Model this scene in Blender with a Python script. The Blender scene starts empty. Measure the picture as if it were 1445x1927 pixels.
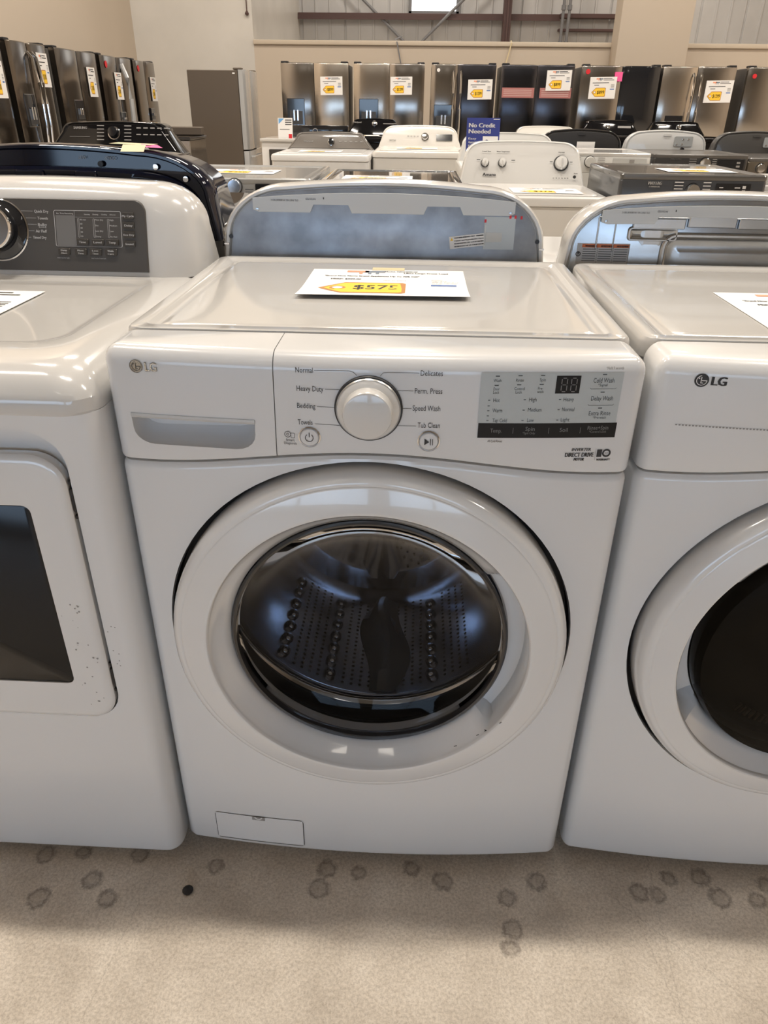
import bpy, bmesh, math, random
from mathutils import Vector, Matrix
from math import sin, cos, pi, radians
random.seed(7)
S = bpy.context.scene
COL = S.collection

# ------------------------------------------------------------------ camera
F = 1364.15
cam_d = bpy.data.cameras.new('camera'); cam = bpy.data.objects.new('camera', cam_d); COL.objects.link(cam)
cam_d.sensor_fit = 'HORIZONTAL'; cam_d.sensor_width = 36.0
cam_d.lens = F / 1445 * 36.0
cam_d.clip_start = .02; cam_d.clip_end = 200
_p, _y, _r = .5104, -.041, .0123
fw = Vector((sin(_y) * cos(_p), cos(_y) * cos(_p), -sin(_p)))
rt = Vector((cos(_y), -sin(_y), 0)); up = rt.cross(fw)
r2 = rt * cos(_r) + up * sin(_r); u2 = -rt * sin(_r) + up * cos(_r)
cam.matrix_world = Matrix(((r2.x, u2.x, -fw.x, .0548), (r2.y, u2.y, -fw.y, -.8886), (r2.z, u2.z, -fw.z, 1.2563), (0, 0, 0, 1)))
S.camera = cam
# ------------------------------------------------------------------ world, lamps, exposure
w = bpy.data.worlds.new('world'); S.world = w; w.use_nodes = True
w.node_tree.nodes['Background'].inputs[0].default_value = (.62, .80, 1.0, 1)
w.node_tree.nodes['Background'].inputs[1].default_value = 13
S.view_settings.view_transform = 'Standard'; S.view_settings.look = 'None'
S.view_settings.gamma = 1; S.view_settings.use_curve_mapping = False
S.view_settings.exposure = -1.32
LAMP_W = 250
LAMPS = [(-.25, .75), (-3.1, .75), (3.1, .75), (-.2, 4.4), (-3.2, 4.4), (3.4, 4.4), (-.2, 8.2), (3.4, 8.2), (-3.2, 8.2),
         (6.6, .75), (6.6, 4.4), (6.6, 8.2), (-1.7, -4.2), (1.9, -4.2), (0, 14.6), (5, 14.6)]  # last two are unseen lights added to brighten the far wall
LAMP_Z = 6.4

# ------------------------------------------------------------------ materials
MATS = {}
def mat(name, col, rough=.5, metal=0, coat=0, spec=.5, bump=0, bscale=200, var=0, vscale=6, aniso=0, trans=0, emit=0):
    if name in MATS: return MATS[name]
    m = bpy.data.materials.new(name); m.use_nodes = True
    nt = m.node_tree; b = nt.nodes['Principled BSDF']
    b.inputs['Base Color'].default_value = (*col, 1)
    b.inputs['Roughness'].default_value = rough; b.inputs['Metallic'].default_value = metal
    b.inputs['Specular IOR Level'].default_value = spec
    b.inputs['Coat Weight'].default_value = coat; b.inputs['Coat Roughness'].default_value = .04
    b.inputs['Transmission Weight'].default_value = trans
    if aniso: b.inputs['Anisotropic'].default_value = aniso
    if emit:
        b.inputs['Emission Color'].default_value = (*col, 1); b.inputs['Emission Strength'].default_value = emit
    tc = nt.nodes.new('ShaderNodeTexCoord')
    if var or bump:
        n = nt.nodes.new('ShaderNodeTexNoise'); n.inputs['Scale'].default_value = vscale; n.inputs['Detail'].default_value = 5
        nt.links.new(tc.outputs['Object'], n.inputs['Vector'])
    if var:
        mr = nt.nodes.new('ShaderNodeMapRange'); mr.inputs[3].default_value = 1 - var; mr.inputs[4].default_value = 1 + var
        mr.inputs[1].default_value = .3; mr.inputs[2].default_value = .7
        nt.links.new(n.outputs['Fac'], mr.inputs[0])
        mx = nt.nodes.new('ShaderNodeMix'); mx.data_type = 'RGBA'; mx.blend_type = 'MULTIPLY'; mx.inputs[0].default_value = 1
        mx.inputs[6].default_value = (*col, 1); nt.links.new(mr.outputs[0], mx.inputs[7])
        nt.links.new(mx.outputs[2], b.inputs['Base Color'])
    if bump:
        n2 = nt.nodes.new('ShaderNodeTexNoise'); n2.inputs['Scale'].default_value = bscale
        nt.links.new(tc.outputs['Object'], n2.inputs['Vector'])
        bp = nt.nodes.new('ShaderNodeBump'); bp.inputs['Strength'].default_value = bump; bp.inputs['Distance'].default_value = .001
        nt.links.new(n2.outputs['Fac'], bp.inputs['Height']); nt.links.new(bp.outputs[0], b.inputs['Normal'])
    MATS[name] = m
    return m
WHITE = mat('white_enamel', (.74, .74, .735), .30, coat=.6, bump=.05, bscale=900)
TOPW = mat('white_gloss_lid', (.61, .60, .582), .13, coat=.6)
PANELW = mat('white_plastic_panel', (.70, .705, .71), .22, coat=.5)
DOORW = mat('white_gloss_door', (.73, .73, .725), .17, coat=.8)
BLACK = mat('black_rubber', (.012, .012, .014), .45)
BLKGL = mat('black_gloss', (.012, .013, .016), .08, coat=.8)
NAVY = mat('navy_gloss', (.003, .005, .016), .06, spec=.45)
NAVYBODY = mat('black_enamel_side', (.05, .045, .042), .08, coat=1)
DKGREY = mat('dark_grey_panel', (.075, .068, .062), .42, bump=.02)
INK = mat('dark_ink', (.03, .03, .032), .6)
GREYINK = mat('grey_ink', (.30, .29, .28), .6)
SILVINK = mat('pale_ink', (.62, .61, .60), .5)
CHROME = mat('chrome', (.80, .80, .81), .08, metal=1)
LOGOCH = mat('logo_chrome', (.82, .80, .74), .2, metal=.9)
DISP = mat('display_grey', (.47, .51, .52), .35, coat=.3)
GALV = mat('galvanised_steel', (.29, .315, .355), .38, metal=.6, var=.28, vscale=16, bump=.05, bscale=60)
GALV2 = mat('bare_pressed_steel', (.42, .43, .44), .24, metal=.9, var=.08, vscale=14)
GREYTRIM = mat('light_grey_frame', (.55, .56, .56), .25, coat=.4)
SILVER = mat('silver_paint', (.40, .41, .42), .28, metal=.5, coat=.3)
SLATE = mat('slate_metal', (.085, .09, .10), .28, metal=.5, coat=.4)
STEELD = mat('smoky_stainless', (.27, .245, .22), .17, metal=1, aniso=.6, var=.08, vscale=3)
BLKPAN = mat('black_satin', (.006, .006, .007), .07, spec=.3)
STEEL = mat('brushed_stainless', (.42, .395, .37), .17, metal=1, aniso=.7, var=.05, vscale=3)
STEELW = mat('warm_stainless', (.60, .55, .49), .20, metal=1, aniso=.6, var=.05, vscale=3)
DKSTEEL = mat('black_stainless', (.10, .10, .115), .2, metal=1, aniso=.6)
BROWN = mat('brown_grey_steel', (.115, .092, .072), .5, metal=.2, bump=.03)
PAPER = mat('paper', (.85, .84, .83), .7)
YEL = mat('tag_yellow', (.95, .60, .045), .6)
TAGB = mat('tag_brown', (.50, .22, .06), .6)
RED = mat('red_sticker', (.65, .02, .03), .5)
PINK = mat('pink_note', (.90, .12, .35), .6)
BLUE = mat('sign_blue', (.035, .05, .25), .45)
LBLUE = mat('button_blue', (.08, .17, .45), .5)
ORANGE = mat('orange_band', (.62, .16, .05), .5)
TAPE = mat('tape', (.78, .66, .42), .4)
FILM = mat('plastic_film', (.42, .43, .44), .12, coat=1, bump=.6, bscale=14)
DRUM = mat('drum_steel', (.50, .53, .60), .16, metal=1, var=.1, vscale=20)
LIFT = mat('grey_lifter', (.10, .105, .12), .25)
BEIGE = mat('beige_wall_paint', (.60, .515, .42), .75, bump=.05, bscale=300)
CAPP = mat('beige_trim_paint', (.64, .55, .44), .6)
BLUW = mat('pale_glossy_wall', (.68, .65, .60), .30, var=.06, vscale=1.5, bump=.3, bscale=3)
PURLIN = mat('red_oxide_steel', (.10, .055, .05), .5)
PIPE = mat('grey_pipe', (.22, .22, .23), .5)

def glassmat(name, tint, gl=.06, rough=.02, k=.12):
    m = bpy.data.materials.new(name); m.use_nodes = True; nt = m.node_tree
    for n in list(nt.nodes): nt.nodes.remove(n)
    o = nt.nodes.new('ShaderNodeOutputMaterial'); t = nt.nodes.new('ShaderNodeBsdfTransparent'); t.inputs[0].default_value = (*tint, 1)
    g = nt.nodes.new('ShaderNodeBsdfGlossy'); g.inputs['Roughness'].default_value = rough
    fr = nt.nodes.new('ShaderNodeFresnel'); fr.inputs[0].default_value = 1.22
    mx = nt.nodes.new('ShaderNodeMixShader')
    nt.links.new(fr.outputs[0], mx.inputs[0]); nt.links.new(t.outputs[0], mx.inputs[1]); nt.links.new(g.outputs[0], mx.inputs[2])
    nt.links.new(mx.outputs[0], o.inputs[0]); return m
BOWL = glassmat('smoked_door_glass', (.64, .65, .67))
SMOKE2 = glassmat('dark_door_glass', (.32, .31, .29))
CLEAR = glassmat('clear_film', (.85, .87, .9))

def ribbed(name, col, scale, strength):
    m = mat(name, col, .6); nt = m.node_tree; b = nt.nodes['Principled BSDF']
    return m
FARW = mat('metal_wall_sheet', (.62, .61, .60), .6, var=.05, vscale=2)

def floor_material():
    m = bpy.data.materials.new('polished_concrete'); m.use_nodes = True
    nt = m.node_tree; b = nt.nodes['Principled BSDF']; L = nt.links.new; N = nt.nodes.new
    b.inputs['Roughness'].default_value = .42
    tc = N('ShaderNodeTexCoord'); V = tc.outputs['Object']
    def noise(s, d=6, r=.6, dist=0):
        n = N('ShaderNodeTexNoise'); n.inputs['Scale'].default_value = s; n.inputs['Detail'].default_value = d
        n.inputs['Roughness'].default_value = r; n.inputs['Distortion'].default_value = dist; L(V, n.inputs['Vector']); return n.outputs['Fac']
    def math_(op, a, bb=None, c=None, cl=False):
        n = N('ShaderNodeMath'); n.operation = op; n.use_clamp = cl
        for i, q in enumerate((a, bb, c)):
            if q is None: continue
            if isinstance(q, (int, float)): n.inputs[i].default_value = q
            else: L(q, n.inputs[i])
        return n.outputs[0]
    def ramp(fac, stops):
        n = N('ShaderNodeValToRGB'); e = n.color_ramp.elements
        e[0].position, e[0].color = stops[0][0], (*stops[0][1], 1); e[1].position, e[1].color = stops[1][0], (*stops[1][1], 1)
        for p, c in stops[2:]:
            q = e.new(p); q.color = (*c, 1)
        L(fac, n.inputs[0]); return n.outputs[0]
    base = ramp(noise(5, 9, .68, .3), [(.33, (.56, .49, .405)), (.68, (.80, .725, .625)), (.5, (.69, .615, .52))])
    sp = ramp(noise(190, 6, .8), [(.36, (.55, .52, .49)), (.58, (1, 1, 1))])
    mx = N('ShaderNodeMix'); mx.data_type = 'RGBA'; mx.blend_type = 'MULTIPLY'; mx.inputs[0].default_value = .8
    L(base, mx.inputs[6]); L(sp, mx.inputs[7]); col = mx.outputs[2]
    # worn footprints of caps and feet: round, ring-like stains
    wob = noise(70, 5, .75)
    mask = None
    sx = N('ShaderNodeSeparateXYZ'); L(V, sx.inputs[0])
    spots = [(-.594, -.115, .022), (-.51, -.075, .019), (.138, -.043, .02), (.313, -.035, .019), (.258, -.128, .019), (.498, -.046, .019), (.644, -.049, .021),
             (.255, -.07, .017), (-.62, -.03, .02), (-.55, -.02, .014), (-.44, -.02, .018), (-.29, -.035, .015), (-.08, -.03, .019), (-.09, -.07, .021), (.62, -.01, .019),
             (.56, -.015, .014), (.71, -.05, .016), (.53, -.05, .015), (.08, -.02, .016), (-.47, -.11, .018), (-.62, -.28, .017), (.25, -.16, .015), (-.02, -.035, .014), (.74, -.02, .018)]
    for (x, y, r) in spots:
        dx = math_('SUBTRACT', sx.outputs[0], x); dy = math_('SUBTRACT', sx.outputs[1], y)
        d = math_('SQRT', math_('ADD', math_('MULTIPLY', dx, dx), math_('MULTIPLY', dy, dy)))
        dd = math_('ADD', d, math_('MULTIPLY', math_('SUBTRACT', wob, .5), .030))
        ring = math_('SUBTRACT', 1, math_('MULTIPLY', math_('ABSOLUTE', math_('SUBTRACT', dd, r * .75)), 130), None, True)
        disc = math_('MULTIPLY', math_('MULTIPLY', math_('SUBTRACT', r * 1.1, dd), 90, None, True), .45)
        mm = math_('MAXIMUM', ring, disc)
        mask = mm if mask is None else math_('MAXIMUM', mask, mm)
    scr = None
    for (x0, y0, a, wd) in [(-.42, -.2, 1.45, .0011), (.52, -.14, 1.5, .0012), (.60, -.2, -.75, .0012), (.51, -.25, 1.75, .0009), (-.6, -.42, .5, .0008)]:
        dx = math_('SUBTRACT', sx.outputs[0], x0); dy = math_('SUBTRACT', sx.outputs[1], y0)
        d = math_('ABSOLUTE', math_('ADD', math_('SUBTRACT', math_('MULTIPLY', dx, sin(a)), math_('MULTIPLY', dy, cos(a))), math_('MULTIPLY', math_('SUBTRACT', wob, .5), .02)))
        t = math_('SUBTRACT', 1, math_('DIVIDE', d, wd), None, True)
        al = math_('ABSOLUTE', math_('ADD', math_('MULTIPLY', dx, cos(a)), math_('MULTIPLY', dy, sin(a))))
        t = math_('MULTIPLY', t, math_('LESS_THAN', al, .22)); t = math_('MULTIPLY', t, .5)
        scr = t if scr is None else math_('MAXIMUM', scr, t)
    smudge = math_('ADD', math_('MULTIPLY', noise(55, 4, .7), 1.5), .1)
    mask = math_('MULTIPLY', math_('MULTIPLY', math_('MAXIMUM', mask, scr), smudge), .72, None, True)
    m2 = N('ShaderNodeMix'); m2.data_type = 'RGBA'; L(mask, m2.inputs[0]); L(col, m2.inputs[6]); m2.inputs[7].default_value = (.10, .075, .055, 1)
    L(m2.outputs[2], b.inputs['Base Color'])
    bp = N('ShaderNodeBump'); bp.inputs['Strength'].default_value = .25; bp.inputs['Distance'].default_value = .002
    L(noise(160, 5), bp.inputs['Height']); L(bp.outputs[0], b.inputs['Normal'])
    return m

# ------------------------------------------------------------------ mesh helpers
def BM(): return bmesh.new()
def obj(name, bm, material, parent=None, label=None, sharp=32, kind=None):
    me = bpy.data.meshes.new(name)
    bmesh.ops.recalc_face_normals(bm, faces=bm.faces)
    bm.to_mesh(me); bm.free()
    for p in me.polygons: p.use_smooth = True
    me.set_sharp_from_angle(angle=radians(sharp))
    for mm in (material if isinstance(material, (list, tuple)) else [material]): me.materials.append(mm)
    o = bpy.data.objects.new(name, me); COL.objects.link(o)
    if parent: o.parent = parent
    if label: o['label'] = label
    if kind: o['kind'] = kind
    elif name in ('printed_lines', 'printed_lettering', 'sign_lettering', 'console_lettering', 'display_lettering', 'touch_strip_lettering', 'scuff_marks', 'dirt_specks', 'dotted_trim', 'door_vent_slots', 'label_print', 'upside_down_print', 'card_print', 'label_lines'): o['kind'] = 'stuff'
    return o
def tag(o, label, cat, group=None):
    o['label'] = label; o['category'] = cat
    if group: o['group'] = group
    return o
def thing(name, label, cat, loc=(0, 0, 0), rz=0, group=None):
    o = bpy.data.objects.new(name, None); COL.objects.link(o); o.empty_display_size = .1
    o.location = loc; o.rotation_euler = (0, 0, rz)
    return tag(o, label, cat, group)
def box(bm, x0, x1, y0, y1, z0, z1, bev=0, seg=2, mi=0):
    r = bmesh.ops.create_cube(bm, size=1)
    vs = r['verts']
    for v in vs:
        v.co = Vector((x0 + (v.co.x + .5) * (x1 - x0), y0 + (v.co.y + .5) * (y1 - y0), z0 + (v.co.z + .5) * (z1 - z0)))
    fs = set(f for v in vs for f in v.link_faces)
    for f in fs: f.material_index = mi
    if bev:
        es = list(set(e for v in vs for e in v.link_edges))
        bmesh.ops.bevel(bm, geom=es, offset=bev, segments=seg, profile=.5, affect='EDGES', clamp_overlap=True)
    return bm
def loft(bm, loops, cap0=True, cap1=True, closed=True, mi=0):
    vl = [[bm.verts.new(p) for p in l] for l in loops]
    n = len(vl[0])
    for a, b in zip(vl, vl[1:]):
        for i in range(n if closed else n - 1):
            f = bm.faces.new((a[i], a[(i + 1) % n], b[(i + 1) % n], b[i])); f.material_index = mi
    if cap0: bm.faces.new(vl[0][::-1]).material_index = mi
    if cap1: bm.faces.new(vl[-1]).material_index = mi
    return bm
def lathe(bm, prof, c=(0, 0, 0), axis='y', n=64, closed_prof=False, mi=0, tilt=None):
    vl = []
    for r, a in prof:
        if r < 1e-6:
            p = Vector((0, a, 0)) if axis == 'y' else Vector((0, 0, a))
            if tilt: p = tilt @ p
            vl.append([bm.verts.new(p + Vector(c))]); continue
        l = []
        for i in range(n):
            t = 2 * pi * i / n
            p = Vector((r * cos(t), a, r * sin(t))) if axis == 'y' else Vector((r * cos(t), r * sin(t), a))
            if tilt: p = tilt @ p
            l.append(bm.verts.new(p + Vector(c)))
        vl.append(l)
    pairs = list(zip(vl, vl[1:]))
    if closed_prof: pairs.append((vl[-1], vl[0]))
    for a, b in pairs:
        for i in range(n):
            j = (i + 1) % n
            if len(a) == 1 and len(b) == 1: continue
            if len(a) == 1: f = bm.faces.new((a[0], b[j], b[i]))
            elif len(b) == 1: f = bm.faces.new((a[i], a[j], b[0]))
            else: f = bm.faces.new((a[i], a[j], b[j], b[i]))
            f.material_index = mi
    return bm
def tube(bm, pts, r, n=8, caps=True, mi=0):
    pts = [Vector(p) for p in pts]; loops = []
    for i, p in enumerate(pts):
        d = (pts[min(i + 1, len(pts) - 1)] - pts[max(i - 1, 0)]).normalized()
        a = d.cross(Vector((0, 0, 1)))
        if a.length < .05: a = d.cross(Vector((0, 1, 0)))
        a.normalize(); b = d.cross(a)
        loops.append([p + (a * cos(2 * pi * k / n) + b * sin(2 * pi * k / n)) * r for k in range(n)])
    return loft(bm, loops, caps, caps, mi=mi)
def plate(bm, pts, fn, th=.001, mi=0):
    """polygon in (u,v), mapped by fn(u,v,depth) to 3D, given a thickness"""
    return loft(bm, [[fn(u, v, 0) for u, v in pts], [fn(u, v, th) for u, v in pts]], mi=mi)
def rrect(x0, x1, z0, z1, r, n=5):
    out = []
    for cx, cz, a0 in ((x1 - r, z1 - r, 0), (x0 + r, z1 - r, pi / 2), (x0 + r, z0 + r, pi), (x1 - r, z0 + r, 3 * pi / 2)):
        for i in range(n + 1):
            a = a0 + pi / 2 * i / n; out.append((cx + r * cos(a), cz + r * sin(a)))
    return out
def grid_strip(bm, xs, fn, z0, z1, mi=0, nz=1):
    pass
_tc = {}
def text_geo(s, cond=1.0):
    if s in _tc: return _tc[s]
    cu = bpy.data.curves.new('t', 'FONT'); cu.body = s; cu.size = 1; cu.resolution_u = 2
    o = bpy.data.objects.new('t', cu)
    me = o.to_mesh()
    vs = [(v.co.x, v.co.y) for v in me.vertices]; fs = [tuple(p.vertices) for p in me.polygons]
    o.to_mesh_clear(); bpy.data.objects.remove(o); bpy.data.curves.remove(cu)
    _tc[s] = (vs, fs); return vs, fs
CAP = .70
def text(bm, s, u0, u1, vc, cap, fn, mi=0, bold=0, shear=0):
    """text spanning u0..u1, centred at height vc, capital height cap, placed by fn(u,v,depth)"""
    vs, fs = text_geo(s)
    if not vs: return
    lo = min(v[0] for v in vs); hi = max(v[0] for v in vs)
    for off in ([0] if not bold else [-bold, 0, bold]):
        nv = [bm.verts.new(fn(u0 + (x - lo) / (hi - lo) * (u1 - u0) + off + shear * y * cap / CAP, vc - cap / 2 + y * cap / CAP, 0)) for x, y in vs]
        for f in fs:
            try: bm.faces.new([nv[i] for i in f]).material_index = mi
            except ValueError: pass
def bar(bm, u0, u1, v0, v1, fn, mi=0, n=1):
    vs = [[bm.verts.new(fn(u0 + (u1 - u0) * i / n, v, 0)) for v in (v0, v1)] for i in range(n + 1)]
    for a, b in zip(vs, vs[1:]): bm.faces.new((a[0], b[0], b[1], a[1])).material_index = mi
def ringmark(bm, u, v, r0, r1, fn, n=32, mi=0, a0=0, a1=2 * pi):
    vs = [[bm.verts.new(fn(u + r * cos(a0 + (a1 - a0) * i / n), v + r * sin(a0 + (a1 - a0) * i / n), 0)) for r in (r0, r1)] for i in range(n + 1)]
    for a, b in zip(vs, vs[1:]): bm.faces.new((a[0], b[0], b[1], a[1])).material_index = mi
def disc(bm, u, v, r, fn, n=24, mi=0):
    bm.faces.new([bm.verts.new(fn(u + r * cos(2 * pi * i / n), v + r * sin(2 * pi * i / n), 0)) for i in range(n)]).material_index = mi
def line(bm, u0, v0, u1, v1, wd, fn, mi=0):
    d = Vector((u1 - u0, v1 - v0)); n = Vector((-d.y, d.x)).normalized() * wd / 2
    bm.faces.new([bm.verts.new(fn(a, b, 0)) for a, b in ((u0 - n.x, v0 - n.y), (u1 - n.x, v1 - n.y), (u1 + n.x, v1 + n.y), (u0 + n.x, v0 + n.y))]).material_index = mi
def boolean(o, cutters):
    for c in cutters:
        c.parent = o.parent
    bpy.context.view_layer.update()
    for c in cutters:
        md = o.modifiers.new('b', 'BOOLEAN'); md.operation = 'DIFFERENCE'; md.object = c; md.solver = 'EXACT'
    dg = bpy.context.evaluated_depsgraph_get(); ev = o.evaluated_get(dg)
    me = bpy.data.meshes.new_from_object(ev)
    o.modifiers.clear(); old = o.data; o.data = me; me.name = o.name
    me.set_sharp_from_angle(angle=radians(32))
    for c in cutters: bpy.data.objects.remove(c)

# ------------------------------------------------------------------ room
def struct(name, bm, m, parent=None):
    o = obj(name, bm, m, parent)
    o['kind'] = 'structure'
    return o
b = BM(); box(b, -4.6, 9.2, -6.7, 17.2, -.1, 0); struct('floor', b, floor_material())
b = BM(); box(b, -4.6, 9.2, -6.7, 17.2, 7.0, 7.1); struct('ceiling', b, mat('ceiling_grey', (.30, .29, .27), .8))
b = BM(); box(b, -4.6, -4.4, -6.7, 12.17, 0, 7.0); struct('wall_left', b, BEIGE)
b = BM(); box(b, 9.0, 9.2, -6.7, 17.2, 0, 7.0); struct('wall_right', b, BEIGE)
b = BM(); box(b, -4.4, -2.56, 12.17, 17.2, 0, 7.0); struct('wall_corner', b, BLUW)
b = BM(); box(b, -2.56, 9.0, 12.17, 12.32, 0, 2.06); struct('wall_partition', b, BEIGE)
b = BM(); box(b, -2.56, 9.0, 12.13, 12.36, 2.06, 2.12, .008); struct('trim_1', b, CAPP)
b = BM(); box(b, 2.84, 3.86, 11.75, 12.17, 0, 7.0, .01); struct('wall_column', b, BEIGE)
# far corrugated metal wall, each sheet proud of the joint
b = BM(); box(b, -2.56, 9.0, 17.1, 17.2, 0, 7.0); fwall = struct('wall_far', b, FARW)
for i in range(13):
    x = -2.5 + i * .9
    b = BM(); box(b, x + .01, x + .875, 17.07, 17.11, 0, 7.0, .01, 1)
    for k in range(1, 3): box(b, x + k * .29 - .02, x + k * .29 + .02, 17.05, 17.08, 0, 5.2, .006, 1)
    obj('metal_sheet', b, FARW, fwall)
for z, h in ((2.86, .09), (3.75, .09)):
    b = BM(); box(b, -2.56, 2.75 if z < 3 else 9, 16.86, 17.04, z - h / 2, z + h / 2, .01, 1)
    box(b, -2.56, 2.75 if z < 3 else 9, 16.84, 16.87, z - h * .75, z - h * .3)
    obj('purlin', b, PURLIN, fwall)
b = BM(); box(b, 2.75, 4.6, 16.86, 17.04, 2.84, 2.92, .01, 1); box(b, 2.75, 4.6, 16.9, 17.04, 2.62, 2.67, .01, 1); obj('purlin', b, PURLIN, fwall)
b = BM(); box(b, 1.6, 1.75, 16.6, 16.9, 0, 7.0, .01, 1); box(b, 1.66, 1.69, 16.55, 16.63, 0, 7.0); obj('steel_column', b, PURLIN, fwall)
for pts in (((-1.9, 16.9, 3.7), (-.42, 16.9, 2.45), (.2, 16.9, 1.9)), ((1.5, 16.8, 3.75), (0, 16.8, 2.43), (-.4, 16.8, 2.1))):
    b = BM(); tube(b, pts, .028, 8); obj('cross_brace', b, PIPE, fwall)
for x in (2.9, 2.78):
    b = BM(); tube(b, ((x, 16.7, 0), (x, 16.7, 7.0)), .03, 8)
    for z in (2.4, 3.0, 3.6): lathe(b, [(.045, z - .04), (.045, z + .04)], (x, 16.7, 0), 'z', 10)
    obj('conduit', b, PIPE, fwall)
# window high in the far wall
b = BM()
box(b, -.30, -.24, 16.93, 17.08, 2.9, 4.0, .005, 1); box(b, .66, .72, 16.93, 17.08, 2.9, 4.0, .005, 1)
box(b, -.30, .72, 16.93, 17.08, 2.88, 2.95, .005, 1); box(b, -.30, .72, 16.93, 17.08, 3.95, 4.02, .005, 1)
w1 = struct('window_1', b, PIPE)
b = BM(); box(b, -.24, .66, 17.0, 17.03, 2.95, 3.95); obj('daylit_pane', b, mat('daylight_pane', (.93, .97, 1.0), .5, emit=4.5), w1)
# shop front behind the camera: wall with glazed openings
b = BM()
for a, c in ((-4.6, -4.2), (-.3, .1), (2.6, 9.2)): box(b, a, c, -6.7, -6.5, 0, 7.0)
for a, c in ((-4.2, -.3), (.1, 2.6)):
    box(b, a, c, -6.7, -6.5, 2.0, 7.0); box(b, a, c, -6.7, -6.5, 0, .35)
struct('wall_front', b, mat('front_wall_taupe', (.30, .27, .23), .7))
for k, (a, c) in enumerate(((-4.2, -.3), (.1, 2.6))):
    b = BM()
    for x in (a + .04, (a + c) / 2, c - .04): box(b, x - .04, x + .04, -6.64, -6.56, .35, 2.0)
    for z in (.39, 1.96): box(b, a, c, -6.64, -6.56, z - .04, z + .04)
    wn = struct('window_%d' % (k + 2), b, PIPE)
    b = BM(); box(b, a + .04, c - .04, -6.605, -6.595, .39, 1.96); obj('pane', b, CLEAR, wn)
# pull cord hanging on the pale wall
# ------------------------------------------------------------------ lamps
for i, (x, y) in enumerate(LAMPS):
    place = ['over the white front loader', 'over the left aisle', 'over the right neighbour row', 'over the middle of the showroom', 'by the left wall fridges', 'right of the middle',
             'before the far fridges', 'before the beige column', 'in the far left corner', 'at the right wall near the front', 'at the right wall half way', 'at the right wall far back',
             'behind the viewer on the left', 'behind the viewer on the right', 'behind the partition near the window, added to brighten the far wall', 'behind the partition on the right, added to brighten the far wall'][i]
    t = thing('ceiling_light', 'long white linear ceiling light hanging ' + place, 'ceiling light', (x, y, LAMP_Z), 0)
    b = BM(); box(b, -.62, .62, -.09, .09, .004, .05, .01, 1); box(b, -.5, .5, -.04, .04, .05, .09); obj('housing', b, WHITE, t)
    for sx in (-.5, .5):
        b = BM(); tube(b, ((sx, 0, .09), (sx, 0, .6)), .004, 6); obj('hanger_wire', b, PIPE, t)
    ld = bpy.data.lights.new('tube_light', 'AREA'); ld.shape = 'RECTANGLE'; ld.size = 1.2; ld.size_y = .16
    ld.energy = LAMP_W * (1.5 if i == 0 else 1.0) * (.05 if y < 0 else 1); ld.color = (1, .91, .80)
    lo = bpy.data.objects.new('light_source', ld); COL.objects.link(lo); lo.parent = t; lo.location = (0, 0, 0)

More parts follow.
